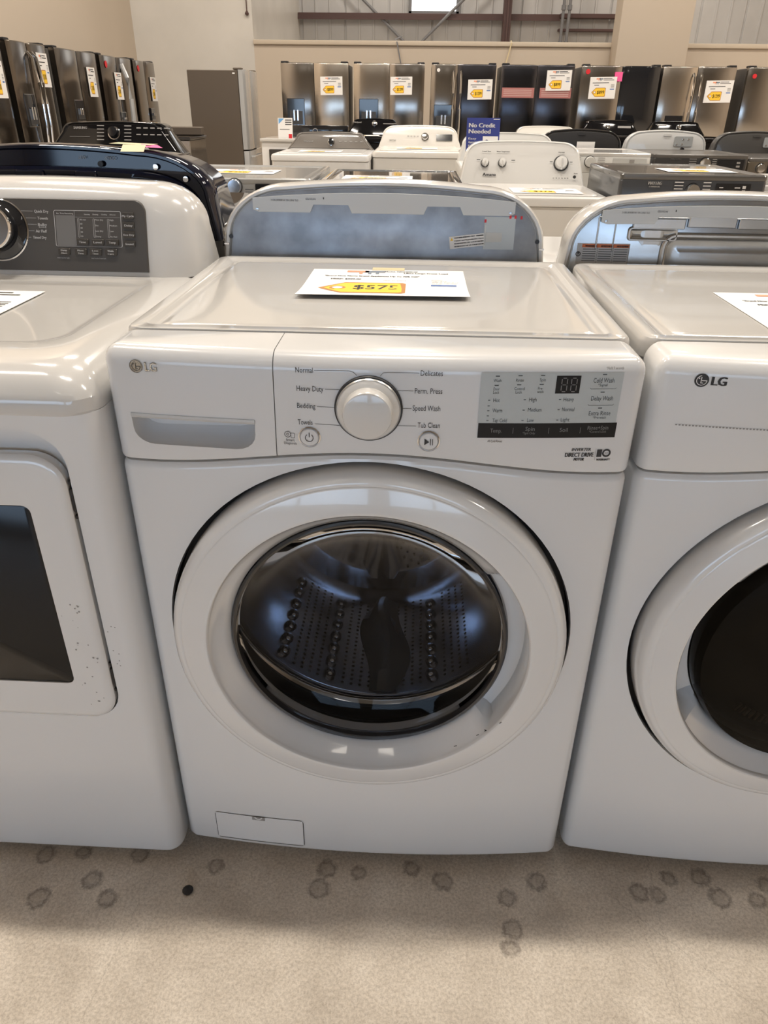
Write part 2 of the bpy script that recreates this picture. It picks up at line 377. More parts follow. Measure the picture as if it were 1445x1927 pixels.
# ------------------------------------------------------------------ price sheets
def flat_map(o, ux, uy, un):
    o = Vector(o); ux = Vector(ux); uy = Vector(uy); un = Vector(un)
    return lambda u, v, d: o + ux * u + uy * v + un * d
def price_sheet(label, origin, ux, uy, w=.279, h=.216, price='575', near=False, curl=0, tilt=0, variant=0, group=None):
    """sheet lying with its centre at origin, ux to the right of the print, uy up the print"""
    ux = Vector(ux).normalized(); uy = Vector(uy).normalized(); un = ux.cross(uy)
    t = thing('price_sheet', label, 'price sheet', origin, 0, group)
    def m(u, v, d):
        c = curl * max(0, -(v / h) + .0) ** 2 * 4
        return ux * u + uy * v + un * (d + .0012 + c)
    b = BM(); nx, ny = 8, 6
    lo = [[[b.verts.new(m(-w / 2 + w * i / nx, -h / 2 + h * j / ny, d)) for j in range(ny + 1)] for i in range(nx + 1)] for d in (-.0003, .0003)]
    for k in (0, 1):
        for i in range(nx):
            for j in range(ny): b.faces.new((lo[k][i][j], lo[k][i + 1][j], lo[k][i + 1][j + 1], lo[k][i][j + 1]))
    rim = [(i, 0) for i in range(nx)] + [(nx, j) for j in range(ny)] + [(i, ny) for i in range(nx, 0, -1)] + [(0, j) for j in range(ny, 0, -1)]
    for a, c in zip(rim, rim[1:] + rim[:1]): b.faces.new((lo[0][a[0]][a[1]], lo[0][c[0]][c[1]], lo[1][c[0]][c[1]], lo[1][a[0]][a[1]]))
    obj('paper', b, PAPER, t)
    k = w / .279
    def q(u, v, d): return m(u * k, v * k * (h / (.216 * k)), .0008 + d)
    def q2(u, v, d): return m(u * k, v * k * (h / (.216 * k)), .0011 + d)
    def q3(u, v, d): return m(u * k, v * k * (h / (.216 * k)), .0014 + d)
    def tagshape(s):
        x0, x1, z0, z1 = -.112 + s * 1.6, .035 - s, -.088 + s, .002 - s
        return [(x0, (z0 + z1) / 2), (x0 + .010, (z0 + z1) / 2 - .012), (-.07, z0), (x1 - .006, z0), (x1, z0 + .006), (x1, z1 - .006), (x1 - .006, z1), (-.07, z1), (x0 + .010, (z0 + z1) / 2 + .012)]
    b = BM()
    b.faces.new([b.verts.new(q(u, v, 0)) for u, v in tagshape(0)]).material_index = 0
    b.faces.new([b.verts.new(q2(u, v, 0)) for u, v in tagshape(.006)]).material_index = 1
    disc(b, -.079, -.043, .014, q3, 20, 0); disc(b, -.079, -.043, .009, lambda u, v, d: q3(u, v, .0002), 20, 2)
    obj('printed_tag', b, [TAGB, YEL, PAPER], t, 'yellow tag with brown edge')
    b = BM()
    if near:
        text(b, '$' + price, -.052, .022, -.038, .034, lambda u, v, d: q3(u, v, .0003), bold=.0005)
        text(b, 'Model: WM3400CW', -.005, .055, .092, .007, q, bold=.0003)
        text(b, 'Ultra Large Front Load', .03, .11, .080, .008, q, bold=.0003)
        text(b, '"Brand New Name Brand Appliances Up To 70% Off!"', -.112, .058, .052, .007, q, bold=.0003)
        text(b, 'MSRP: $999.00', -.098, -.045, .028, .007, q, bold=.0004)
        text(b, 'SALE: 3/1-4/30/24', -.005, .035, .020, .004, q)
        for i, s in enumerate(('Dimensions:', 'Height: 38 5/8"', 'Width: 27"  Depth: 30 1/4"', 'Cu. Ft. 4.5  Color White', 'Stackable')): text(b, s, .080, .080 + .004 * len(s) * .45, .028 - i * .0085, .0042, q)
    else:
        text(b, '$' + price, -.052, .022, -.042, .034, lambda u, v, d: q3(u, v, .0003), bold=.0006)
        for v, a, c in ((.092, 0, .09), (.078, 0, .11), (.05, -.11, .06), (.028, -.09, -.04)): bar(b, a, c, v - .003, v + .003, q)
        for i in range(4): bar(b, .085, .12, .03 - i * .009, .033 - i * .009, q)
    obj('printed_lines', b, INK, t)
    b = BM()
    bar(b, -.075, -.035, .083, .096, q, 0); bar(b, -.052, -.046, .070, .083, q, 0)
    bar(b, -.042, -.005, .083, .096, q, 1); bar(b, -.036, -.030, .070, .083, q, 1); bar(b, -.022, -.016, .070, .083, q, 1)
    bar(b, .078, .122, -.018, -.008, q, 2)
    obj('printed_emblem', b, [mat('salmon_print', (.85, .35, .22), .6), mat('grey_print', (.22, .26, .32), .6), LBLUE], t)
    return t

# ------------------------------------------------------------------ front loader shell
BOW = .022; HW = .347
def yf(x, bow=BOW): return -bow * (1 - min(1, (x / HW)) ** 2)
def footprint(ins, yb, r, zf, bow=BOW, hw=HW, nf=28, nc=7, y0=0):
    pts = []
    h = hw - ins; r = max(.002, r - ins)
    for i in range(nc + 1):                       # front-left corner
        a = pi + pi / 2 * i / nc
        x = -h + r + r * cos(a); y = y0 + ins + r + r * sin(a) - bow * (1 - (x / hw) ** 2) * (1 if 1 else 0)
        pts.append((x, y))
    for i in range(1, nf):
        x = -h + r + (2 * h - 2 * r) * i / nf; pts.append((x, y0 + ins - bow * (1 - (x / hw) ** 2)))
    for i in range(nc + 1):
        a = 3 * pi / 2 + pi / 2 * i / nc
        x = h - r + r * cos(a); y = y0 + ins + r + r * sin(a) - bow * (1 - (x / hw) ** 2)
        pts.append((x, y))
    rb = max(.002, .012 - ins * .5); yb = yb - ins
    for i in range(4):
        a = pi / 2 * i / 3; pts.append((h - rb + rb * cos(a), yb - rb + rb * sin(a)))
    for i in range(4):
        a = pi / 2 + pi / 2 * i / 3; pts.append((-h + rb + rb * cos(a), yb - rb + rb * sin(a)))
    return [(x, y, zf(x, y)) for x, y in pts]
DEPTH = .635
SEAM = lambda x: .829 + .026 * (0.5 + 0.5 * cos(min(1, abs(x) / .32) * pi)) ** 1.0
DC = (-.002, 0, .539)      # centre of the round door
DS = 1.027      # door centre
def ss(a, b, x):
    t = max(0, min(1, (x - a) / (b - a))); return t * t * (3 - 2 * t)

def fl_body(t, white, holes=True):
    b = BM()
    L = [footprint(.030, DEPTH, .03, lambda x, y: .032)]
    for ins, z in ((.012, .0335), (.004, .037), (0, .046)): L.append(footprint(ins, DEPTH, .017, lambda x, y, z=z: z))
    for f_ in (.15, .3, .5, .7, .85): L.append(footprint(0, DEPTH, .017, lambda x, y, f_=f_: .054 + (SEAM(x) - .0125 - .054) * f_))
    for ins, dz in ((0, -.0125), (.0015, -.006), (.005, -.0025), (.012, -.0015), (.02, -.0015)): L.append(footprint(ins, DEPTH, .017, lambda x, y, dz=dz: SEAM(x) + dz))
    loft(b, L)
    o = obj('body', b, white, t)
    c = []
    for r, a, e in ((.3065, -.2, .032), (.262, -.2, .50)):
        bb = BM(); lathe(bb, [(0, a), (r, a), (r, e), (0, e)], DC, 'y', 96); c.append(obj('cut', bb, white))
    return o, c
def fl_door(t, m, glass, mirror=1, drum=True):
    """door ring with the hand pocket beside the glass; profile varies with the angle"""
    b = BM(); n = 128; loops = []
    base = [(.205, .022), (.286, .022), (.2895, .016), (.2905, -.002), (.2895, -.026), (.2865, -.036), (.281, -.0415), (.2755, -.0435), (.2735, -.0432), (.2722, -.0440), (.2700, -.0447), (.2395, -.0520), (.2372, -.0524), (.2352, -.0518), (.2338, -.0500), (.2330, -.0475)]
    for i in range(n):
        a = 2 * pi * i / n
        ang = math.degrees(math.atan2(sin(a), cos(a) * mirror))
        pk = ss(-38, -33, ang) * (1 - ss(33, 38, ang)) if -60 < ang < 60 else 0
        inner = [(.2315 + .004 * pk, -.044 + .028 * pk), (.224 + .009 * pk, -.034 + .036 * pk), (.2165 + .008 * pk, -.024 + .030 * pk), (.2085, -.014 + .018 * pk), (.2065, -.006 + .012 * pk), (.205, .010)]
        # the right hand pocket opens to the edge of the door lip
        loops.append([Vector((DS * r * cos(a) + DC[0], y, DS * r * sin(a) + DC[2])) for r, y in base + inner])
    vl = [[b.verts.new(p) for p in l] for l in loops]; m_ = len(vl[0])
    for i in range(n):
        A = vl[i]; B = vl[(i + 1) % n]
        for k in range(m_): b.faces.new((A[k], B[k], B[(k + 1) % m_], A[(k + 1) % m_]))
    obj('door_ring', b, m, t)
    b = BM(); lathe(b, [(.212, -.014), (.2085, -.0175), (.205, -.016), (.2035, -.006), (.2095, .004)], DC, 'y', 96, True)
    obj('door_bezel', b, mat('bezel_black', (.02, .02, .023), .15, coat=.6), t)
    b = BM(); lathe(b, [(.2045, -.012), (.2035, .004), (.197, .008), (.185, .017), (.166, .027), (.14, .036), (.10, .044), (.05, .049), (0, .050)], DC, 'y', 96)
    obj('door_glass', b, glass, t)
def seal_and_drum(t):
    b = BM(); lathe(b, [(.3060, .031), (.3060, -.002), (.3048, -.002), (.3048, .0305), (.262, .0305), (.262, .0318)], DC, 'y', 96, True)
    obj('door_recess_lining', b, mat('recess_lining_black', (.015, .016, .02), .5), t)  # near-black lining of the gap around the door
    b = BM(); lathe(b, [(.2615, .034), (.236, .026), (.228, .030), (.226, .042), (.234, .052), (.240, .062), (.236, .074), (.238, .088), (.247, .098), (.252, .110), (.2615, .112)], DC, 'y', 96)
    obj('door_gasket', b, mat('gasket_grey_rubber', (.028, .028, .03), .35), t)
    b = BM(); lathe(b, [(.2600, .110), (.2525, .118), (.2490, .124), (.2475, .130), (.2490, .136), (.2560, .140)], DC, 'y', 96)
    obj('drum_lip', b, CHROME, t)
    b = BM(); lathe(b, [(.2560, .140), (.2585, .16), (.2585, .44), (.245, .465), (.20, .470), (.185, .462), (.06, .462), (.05, .455), (0, .455)], DC, 'y', 96)
    dr = obj('drum', b, DRUM, t)
    # perforations and dimples, far beyond 300: one stuff part
    b = BM(); d = BM()
    for k in range(3):
        for s in range(24):
            ang = 2 * pi * k / 3 + radians(16 + s * 3.75) + pi * .5
            for q_ in range(22):
                yy = .165 + q_ * .0125
                col = s % 6
                if col in (0,): 
                    if q_ % 3 == 1:      # raised dimple
                        c0 = Vector((.2565 * cos(ang + .025) , yy, .2565 * sin(ang + .025))) + Vector(DC)
                        r = bmesh.ops.create_icosphere(d, subdivisions=2, radius=.013)
                        for v in r['verts']: v.co = c0 + v.co * .95
                    continue
                if col == 1: continue
                tx = Vector((-sin(ang), 0, cos(ang))); ty = Vector((0, 1, 0)); c0 = Vector((.2578 * cos(ang), yy, .2578 * sin(ang))) + Vector(DC)
                b.faces.new([b.verts.new(c0 + tx * .0031 * cos(2 * pi * j / 6) + ty * .0031 * sin(2 * pi * j / 6)) for j in range(6)])
    for i in range(9):
        for j in range(9):
            for k in range(3):
                a = 2 * pi * k / 3 + .55 + i * .07; r = .085 + j * .0125
                if (i + j) % 2: continue
                c0 = Vector((r * cos(a), .4605, r * sin(a))) + Vector(DC)
                b.faces.new([b.verts.new(c0 + Vector((.0028 * cos(2 * pi * q_ / 6), 0, .0028 * sin(2 * pi * q_ / 6)))) for q_ in range(6)])
    obj('drum_perforations', b, mat('hole_black', (.004, .004, .005), .9), t, kind='stuff')
    obj('drum_dimples', d, DRUM, t, kind='stuff')
    for k in range(3):                            # lifters
        a0 = 2 * pi * k / 3 - pi / 2 + radians(3); b = BM(); loops = []
        for q_ in range(13):
            f_ = q_ / 12; yy = .15 + f_ * .28; wv = .016 + .016 * sin(f_ * pi) ; h = .055 * (sin(pi * min(1, f_ * 1.0)) ** .35) + .002 if 0 < f_ < 1 else .004
            sh = .012 * sin(f_ * 2 * pi)
            row = []
            for u, v in ((-1.5, -.001), (-1, .35), (-.62, .85), (-.25, 1), (.25, 1), (.62, .85), (1, .35), (1.5, -.001)):
                R_ = .2575 - h * v; A_ = a0 + (u * wv + sh) / .2575
                row.append(Vector((R_ * cos(A_), yy, R_ * sin(A_))) + Vector(DC))
            loops.append(row)
        loft(b, loops); obj('drum_lifter', b, LIFT, t)
    b = BM()                                       # three-armed embossed back plate
    for k in range(3):
        a = 2 * pi * k / 3 + pi / 6
        pts = [(.03, -.035), (.10, -.030), (.17, -.045), (.205, -.03), (.205, .03), (.17, .045), (.10, .030), (.03, .035)]
        def fn(u, v, dd, a=a): return Vector((u * cos(a) - v * sin(a), .462 - dd, u * sin(a) + v * cos(a))) + Vector(DC)
        loft(b, [[fn(u, v, -.001) for u, v in pts], [fn(u * .98 + .002, v * .85, .012) for u, v in pts], [fn(u * .95 + .005, v * .6, .017) for u, v in pts]])
    lathe(b, [(.055, .462), (.05, .448), (.03, .444), (0, .443)], DC, 'y', 32)
    obj('drum_back_plate', b, DRUM, t)
    return dr
def fl_top(t, white, lid, split=None, cuts=None, crown=0):
    """fascia (front 55 mm wraps over the top) and the lid behind it"""
    outs = []
    ZT = .99
    def levels(sel):
        L = [footprint(.02, .075, .017, lambda x, y: SEAM(x) + .0012), footprint(.004, .075, .017, lambda x, y: SEAM(x) + .0012), footprint(.0012, .075, .017, lambda x, y: SEAM(x) + .003), footprint(0, .075, .017, lambda x, y: SEAM(x) + .007)]
        for f_ in (.33, .66, 1): L.append(footprint(0, .075, .017, lambda x, y, f_=f_: SEAM(x) + .007 + (ZT - .024 - SEAM(x) - .007) * f_))
        for a in (15, 30, 45, 60, 75, 90):
            aa = radians(a); L.append(footprint(.022 * (1 - cos(aa)), .075 + .022 * (1 - cos(aa)), .017, lambda x, y, aa=aa: ZT - .024 + .022 * sin(aa)))
        return L
    b = BM(); loft(b, levels(None)); o = obj('control_fascia', b, white, t)
    return o
def fl_lid(t, lid):
    b = BM()
    def rr(ins, z, y0=.0765, y1=DEPTH, hw=.3465):
        return [(x, y, z) for x, y in rrect(-hw + ins, hw - ins, y0 + min(ins, .002), y1 - ins, max(.004, .03 - ins))]
    L = [rr(.004, .958), rr(0, .962), rr(0, .980), rr(.0015, .985), rr(.005, .9885), rr(.010, .9895)]
    # border, then the shallow pressed-down centre with a soft shoulder
    def cen(ins, z):
        return [(x, y, z) for x, y in rrect(-.3465 + ins, .3465 - ins, .1 + (ins - .024) * .6, DEPTH - ins, .012)]
    L += [cen(.024, .9895), cen(.0275, .9882), cen(.033, .9845), cen(.042, .9842), cen(.048, .9862), cen(.053, .9868), cen(.07, .9870)]
    loft(b, L)
    obj('top_lid', b, lid, t)

def pf(u, v, d=0): return Vector((u, yf(u) - .0007 - d, v))     # on the bowed fascia
# ------------------------------------------------------------------ A: the white front-load washer in the middle
W = thing('washing_machine', 'white front-load washer in the middle with silver dial and smoked round door', 'washing machine', (0, 0, 0))
body, cuts = fl_body(W, WHITE)
# filter door opening
bb = BM(); plate(bb, rrect(-.287, -.121, .036 + .012, .119, .006, 3), lambda u, v, d: Vector((u, -.06 + d, v)), .072); 
boolean(body, cuts)
bpy.data.meshes.remove(bpy.data.meshes.new('x')); bb.free()
def half_cut(x_b, x_t, side):
    bb = BM(); far = .6 * side
    plate(bb, [(x_b, .75), (far, .75), (far, 1.1), (x_t, 1.1)], lambda u, v, d: Vector((u, -.1 + d, v)), .3); return obj('cut', bb, WHITE)
fas = fl_top(W, PANELW, None); fas.name = 'detergent_drawer_front'
fas2 = fl_top(W, PANELW, None); fas2.name = 'control_panel'
bb = BM()
def scoop(s, y):
    x0, x1, z1, z0 = -.319 + s * .2, -.150 - s * .2, .8985 - s * .1, .856 + s * .9
    pts = [(x0, z1), (x0 + .001, z1 - .014)]
    for i in range(6):
        a = pi + pi / 2 * i / 5; pts.append((x0 + .028 + .027 * cos(a), z0 + .022 + .022 * sin(a)))
    for i in range(6):
        a = 3 * pi / 2 + pi / 2 * i / 5; pts.append((x1 - .028 + .027 * cos(a), z0 + .022 + .022 * sin(a)))
    pts += [(x1 - .001, z1 - .014), (x1, z1)]
    return [(u, y, v) for u, v in pts]
loft(bb, [scoop(0, -.1), scoop(0, -.004), scoop(.004, .010), scoop(.010, .020), scoop(.018, .026)]); c2 = obj('cut', bb, WHITE)
boolean(fas, [half_cut(-.1262, -.1207, 1), c2])
boolean(fas2, [half_cut(-.1250, -.1195, -1)])
b = BM(); plate(b, [(-.3165, .9035), (-.1515, .9025), (-.1515, .8960), (-.3165, .8965)], lambda u, v, d: Vector((u, yf(u) - .0012 + d, v)), .012)
b.free()
b = BM(); n = 12
lp = []
for i in range(n + 1):
    u = -.3185 + .168 * i / n
    lp.append([Vector((u, yf(u) + y, v)) for y, v in ((-.0012, .8990), (-.0016, .8955), (.0005, .8925), (.006, .8925), (.010, .8985))])
loft(b, lp); obj('drawer_grip', b, mat('grip_grey', (.58, .58, .57), .25, coat=.4), W)
fl_lid(W, TOPW)
seal_and_drum(W)
fl_door(W, DOORW, BOWL, 1)
# filter cover: thin plate on the body with a dark joint, and latch
b = BM()
pts = rrect(-.286, -.1205, .031 + .018, .1195, .006, 4)
def fo(u, v, d=0): return Vector((u, yf(u) - .0008 - d, v))
def strip_plate(b, u0, u1, v0, v1, off, th, r=.005):
    ring = rrect(u0, u1, v0, v1, r, 4); n = 14
    # curved: many columns
    cols = sorted(set([u0 + (u1 - u0) * i / n for i in range(n + 1)] + [p[0] for p in ring]))
    front = []
    loft(b, [[Vector((u, yf(u) - off + th, v)) for u, v in ring], [Vector((u, yf(u) - off + .0004, v)) for u, v in ring], [Vector((u0 + (u - u0) * .994 + .0005, yf(u) - off, v0 + (v - v0) * .99 + .0004)) for u, v in ring]])
def joint_line(b, ring, wd, fn):
    for a, c in zip(ring, ring[1:] + ring[:1]): line(b, a[0], a[1], c[0], c[1], wd, fn)
ringp = [(u, v + (.0015 if u < -.2 else -.0015) * 0) for u, v in rrect(-.286, -.1215, .050, .1195, .006, 4)]
fine = []
for a, c in zip(ringp, ringp[1:] + ringp[:1]):
    k = max(1, int(math.hypot(a[0] - c[0], a[1] - c[1]) / .01))
    fine += [(a[0] + (c[0] - a[0]) * i / k, a[1] + (c[1] - a[1]) * i / k) for i in range(k)]
b = BM(); joint_line(b, fine, .0013, fo); obj('filter_cover_joint', b, INK, W)
b = BM()
u0, u1, v0, v1 = -.2852, -.1223, .0508, .1187; n = 14
vs = [[b.verts.new(Vector((u0 + (u1 - u0) * i / n, yf(u0 + (u1 - u0) * i / n) - d, v))) for v, d in ((v0, 0.0002), (v0 + .0015, .0014), (v1 - .0015, .0014), (v1, .0002))] for i in range(n + 1)]
for A, B in zip(vs, vs[1:]):
    for k in range(3): b.faces.new((A[k], B[k], B[k + 1], A[k + 1]))
fc = obj('filter_cover', b, WHITE, W)
b = BM(); fo2 = lambda u, v, d: Vector((u, yf(u) - .0022, v))
bar(b, -.216, -.192, .1115, .1195, fo2, 0, 3); ringmark(b, -.204, .1215, .0055, .008, lambda u, v, d: Vector((u, yf(u) - .0026, v)), 10, 1, pi * 1.08, pi * 1.92)
obj('cover_latch', b, [GREYINK, WHITE], fc)
# dial
KX, KZ = -.002, .921
KC = (KX, yf(KX), KZ)
b = BM(); lathe(b, [(.0435, .004), (.0435, -.003), (.0425, -.0045), (.041, -.0045), (.0405, .001)], KC, 'y', 64, True); obj('dial_groove_ring', b, BLACK, W)
b = BM(); lathe(b, [(.0408, .003), (.0408, -.006), (.0398, -.0075), (.0335, -.0105), (.0315, -.012), (.0310, -.026), (.0300, -.0285), (.0275, -.0295), (0, -.0300)], KC, 'y', 64)
dl = obj('cycle_dial', b, mat('dial_silver_white', (.66, .65, .63), .2, coat=.7), W)
b = BM(); lathe(b, [(.0409, -.0045), (.0412, -.006), (.0400, -.0078), (.0397, -.0074)], KC, 'y', 64, True); obj('dial_chrome_rim', b, mat('satin_rim', (.45, .45, .44), .3, metal=.8), dl)
for nm, (ux, uz), r in (('power_button', (-.079, .879), .0145), ('start_pause_button', (.076, .878), .0145)):
    c = (ux, yf(ux), uz)
    b = BM(); lathe(b, [(r, .001), (r, -.0015), (r - .0012, -.0022), (r - .002, -.0012), (r - .0022, .001)], c, 'y', 40, True); obj(nm + '_bezel', b, CHROME, W)
    b = BM(); lathe(b, [(r - .0025, .001), (r - .0025, -.002), (r - .0035, -.0032), (0, -.0036)], c, 'y', 40); bt = obj(nm, b, PANELW, W)
    b = BM(); fm = lambda u, v, d, c=c: Vector((c[0] + u, c[1] - .0042, c[2] + v))
    if nm == 'power_button':
        ringmark(b, 0, 0, .0047, .0056, fm, 24, 0, pi * .68, pi * 2.32); bar(b, -.0005, .0005, .001, .0075, fm)
    else:
        b.faces.new([b.verts.new(fm(u, v, 0)) for u, v in ((-.0055, -.0045), (.0008, 0), (-.0055, .0045))])
        bar(b, .0018, .0028, -.0045, .0045, fm); bar(b, .0044, .0054, -.0045, .0045, fm)
    obj('button_symbol', b, INK, bt)
# printed text
b = BM()
C7 = .0072
for s, a, c, z in (('Normal', -.0935, -.0715, .9690), ('Heavy Duty', -.093, -.059, .945), ('Bedding', -.0935, -.070, .922), ('Towels', -.0935, -.0745, .8995),
                   ('Delicates', .0625, .090, .969), ('Perm. Press', .056, .0905, .946), ('Speed Wash', .054, .089, .923), ('Tub Clean', .061, .0895, .900)):
    text(b, s, a, c, z, C7, pf)
lw = .0005
def pl(pts):
    for p, q_ in zip(pts, pts[1:]): line(b, p[0], p[1], q_[0], q_[1], lw, pf)
pl([(-.070, .9688), (-.026, .9695), (-.021, .9680), (-.0165, .9640)]); pl([(-.057, .9448), (-.0365, .9448)]); pl([(-.068, .9214), (-.0450, .9208)]); pl([(-.071, .8975), (-.0380, .8965)])
pl([(.061, .9688), (.022, .9688), (.016, .9680), (.0125, .9640)]); pl([(.054, .9455), (.034, .9455)]); pl([(.0525, .9222), (.0415, .9222)]); pl([(.059, .8985), (.035, .8985)])
text(b, 'Smart', -.1105, -.099, .8735, .0035, pf); text(b, 'Diagnosis', -.113, -.0965, .8690, .0035, pf)
ringmark(b, -.1078, .8815, .0037, .0044, pf, 20); ringmark(b, -.1078, .8815, .0012, .0018, pf, 12)
for (u0, u1, v0, v1) in ((-.1035, -.099, .8765, .8833),): 
    pl([(u0, v0), (u1, v0), (u1, v1), (u0, v1), (u0, v0)])
text(b, 'All Cold Rinses', .152, .171, .8790, .0035, pf); text(b, '*Hold 3 seconds', .292, .3140, .9765, .0036, pf)
text(b, 'INVERTER', .264, .289, .8665, .0042, pf, bold=.0002, shear=.15); text(b, 'DIRECT DRIVE', .256, .2935, .8590, .0060, pf, bold=.0003); text(b, 'MOTOR', .268, .2815, .8525, .0040, pf, bold=.0003, shear=.15)
text(b, '1', .2985, .3035, .8610, .0110, pf, bold=.0008); ringmark(b, .3105, .8610, .0035, .0058, pf, 24); text(b, 'YEAR', .3078, .3132, .8610, .0018, pf); text(b, 'WARRANTY', .2985, .3165, .8515, .0030, pf, bold=.0002)
obj('printed_lettering', b, INK, W)
b = BM(); bar(b, .2957, .2961, .851, .868, pf); obj('printed_divider', b, GREYINK, W)
# logo, chrome
def lg_logo(t, x0, z0, m, s, bg=None):
    b = BM(); f3 = lambda u, v, d: Vector((x0 + u * s, yf(x0 + u * s) - .0010 - d, z0 + v * s))
    def slab(pts): plate(b, pts, lambda u, v, d: Vector((x0 + u * s, yf(x0 + u * s) - .0010 + d, z0 + v * s)), .001)
    return b, f3, slab
b, f3, slab = lg_logo(W, -.3005, .9635, LOGOCH, 1)
plate(b, [(.0085 * cos(2 * pi * i / 32), .0085 * sin(2 * pi * i / 32)) for i in range(32)], lambda u, v, d: Vector((-.3005 + u, yf(-.3005 + u) - .0012 + d, .9635 + v)), .0012)
vs, fs = text_geo('LG'); 
def slabtext(b, s, x0, x1, zc, cap, off, th):
    vs, fs = text_geo(s); lo = min(v[0] for v in vs); hi = max(v[0] for v in vs)
    A = []
    for dd in (off, off - th):
        A.append([b.verts.new(Vector((x0 + (x - lo) / (hi - lo) * (x1 - x0), yf(x0 + (x - lo) / (hi - lo) * (x1 - x0)) - dd, zc - cap / 2 + y * cap / CAP))) for x, y in vs])
    for f in fs: b.faces.new([A[0][i] for i in f])
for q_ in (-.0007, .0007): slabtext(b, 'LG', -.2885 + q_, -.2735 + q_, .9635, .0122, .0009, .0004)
obj('logo_dark_outline', b, mat('logo_line', (.16, .15, .13), .4), W); b = BM()  # slightly larger dark lettering beneath the metallic logo, as its outline
plate(b, [(.0085 * cos(2 * pi * i / 32), .0085 * sin(2 * pi * i / 32)) for i in range(32)], lambda u, v, d: Vector((-.3005 + u, yf(-.3005 + u) - .0012 + d, .9635 + v)), .0012)
for q_ in (-.0003, 0, .0003): slabtext(b, 'LG', -.2885 + q_, -.2735 + q_, .9635, .0110, .0015, .001)
lg = obj('raised_logo', b, LOGOCH, W, 'shiny metallic logo')
b = BM(); f3 = lambda u, v, d: Vector((-.3005 + u, yf(-.3005 + u) - .0020, .9635 + v))
ringmark(b, 0, 0, .0080, .0086, f3, 32); ringmark(b, 0, 0, .0052, .0060, f3, 20, 0, pi * .55, pi * 2.0); bar(b, 0, .006, -.0005, .0003, f3); bar(b, -.0008, 0, -.0030, .0045, f3); bar(b, -.0008, .002, -.0035, -.0027, f3); disc(b, -.0035, .0028, .0009, f3, 10)
obj('logo_outline', b, mat('logo_line', (.30, .27, .22), .4), lg)
# display
b = BM(); pf1 = lambda u, v, d=0: Vector((u, yf(u) - .0009, v))
bar(b, .1375, .3155, .9040, .9710, pf1, 0, 16); bar(b, .1385, .3175, .8835, .9040, pf1, 1, 16)
bar(b, .2315, .2620, .9440, .9672, lambda u, v, d=0: Vector((u, yf(u) - .0012, v)), 1, 4)
dsp = obj('display_panel', b, [DISP, mat('touch_strip_black', (.012, .012, .013), .3, spec=.25)], W, 'grey display with black touch strip')
b = BM(); pf2 = lambda u, v, d=0: Vector((u, yf(u) - .0014, v)); pf3 = lambda u, v, d=0: Vector((u, yf(u) - .0018, v))
for s, a, c, z, cp in (('Wash', .153, .163, .9610, .004), ('Rinse', .181, .1905, .9615, .004), ('Spin', .2105, .218, .9620, .004), ('Door', .154, .1615, .9500, .0038), ('Lock', .154, .1615, .9455, .0038),
                       ('Control', .180, .193, .9505, .0038), ('Lock', .182, .190, .9460, .0038), ('Pre-', .2095, .216, .9510, .0036), ('wash', .209, .217, .9465, .0036),
                       ('Hot', .155, .163, .9352, .0052), ('Warm', .155, .1675, .9215, .0052), ('Tap Cold', .156, .1745, .9080, .0052), ('High', .200, .2095, .9362, .0052), ('Medium', .2, .2172, .9225, .0052), ('Low', .2005, .209, .9085, .0052),
                       ('Heavy', .2435, .2567, .9365, .0052), ('Normal', .2435, .2590, .9230, .0052), ('Light', .2435, .2548, .9090, .0052),
                       ('Cold Wash', .278, .3045, .9610, .0062), ('*Signal', .2845, .2965, .9550, .0036), ('Delay Wash', .2785, .3065, .9375, .0062), ('Extra Rinse', .2785, .3065, .9175, .0062), ('*Pre-wash', .2845, .3015, .9115, .0036)):
    text(b, s, a, c, z, cp, pf2)
for u, z in ((.158, .9665), (.186, .9672), (.214, .9675), (.1575, .9545), (.1855, .9555), (.2135, .956), (.2912, .9685), (.2918, .9455), (.2920, .9243)): bar(b, u - .0026, u + .0026, z - .0006, z + .0006, pf2)
for u, zs in ((.1497, (.935, .9275, .921, .914, .9075)), (.1945, (.936, .922, .908)), (.2390, (.9362, .9225, .9085))):
    for z in zs: bar(b, u - .0014, u + .0014, z - .0005, z + .0005, pf2)
for z in (.9498, .9280):
    b2 = [(.2755, z + .0015), (.2765, z), (.3075, z), (.3085, z + .0015)]
    for p, q_ in zip(b2, b2[1:]): line(b, p[0], p[1], q_[0], q_[1], .0004, pf2)
obj('display_lettering', b, mat('display_ink', (.07, .08, .085), .6), dsp)
b = BM()
for s, a, c, z, cp in (('Temp.', .1545, .169, .8940, .0056), ('Spin', .1995, .2115, .8965, .0056), ('*Spin Only', .1965, .2125, .8905, .0032), ('Soil', .2440, .2545, .8950, .0056), ('Rinse+Spin', .280, .3070, .8975, .0054), ('*Control Lock', .2825, .305, .8920, .0032)):
    text(b, s, a, c, z, cp, pf2)
for u in (.1835, .2295, .2705): bar(b, u, u + .0005, .890, .898, pf2)
for ox in (.2385, .2505):
    for k in range(2):
        z = .9475 + k * .0085
        for du in (0, .0068): bar(b, ox - .0005 + du, ox + .0005 + du, z + .0006, z + .0072, pf3)
    for z in (.9467, .9555, .9642): bar(b, ox + .0012, ox + .0056, z - .0005, z + .0005, pf3)
obj('touch_strip_lettering', b, mat('segment_grey', (.20, .20, .20), .5), dsp)
# feet
for x in (-.29, .29):
    for y in (.06, .55):
        b = BM(); lathe(b, [(0, 0), (.024, 0), (.026, .006), (.018, .014), (.012, .016), (.012, .045), (0, .045)], (x, y, 0), 'z', 20); obj('foot', b, BLACK, W)
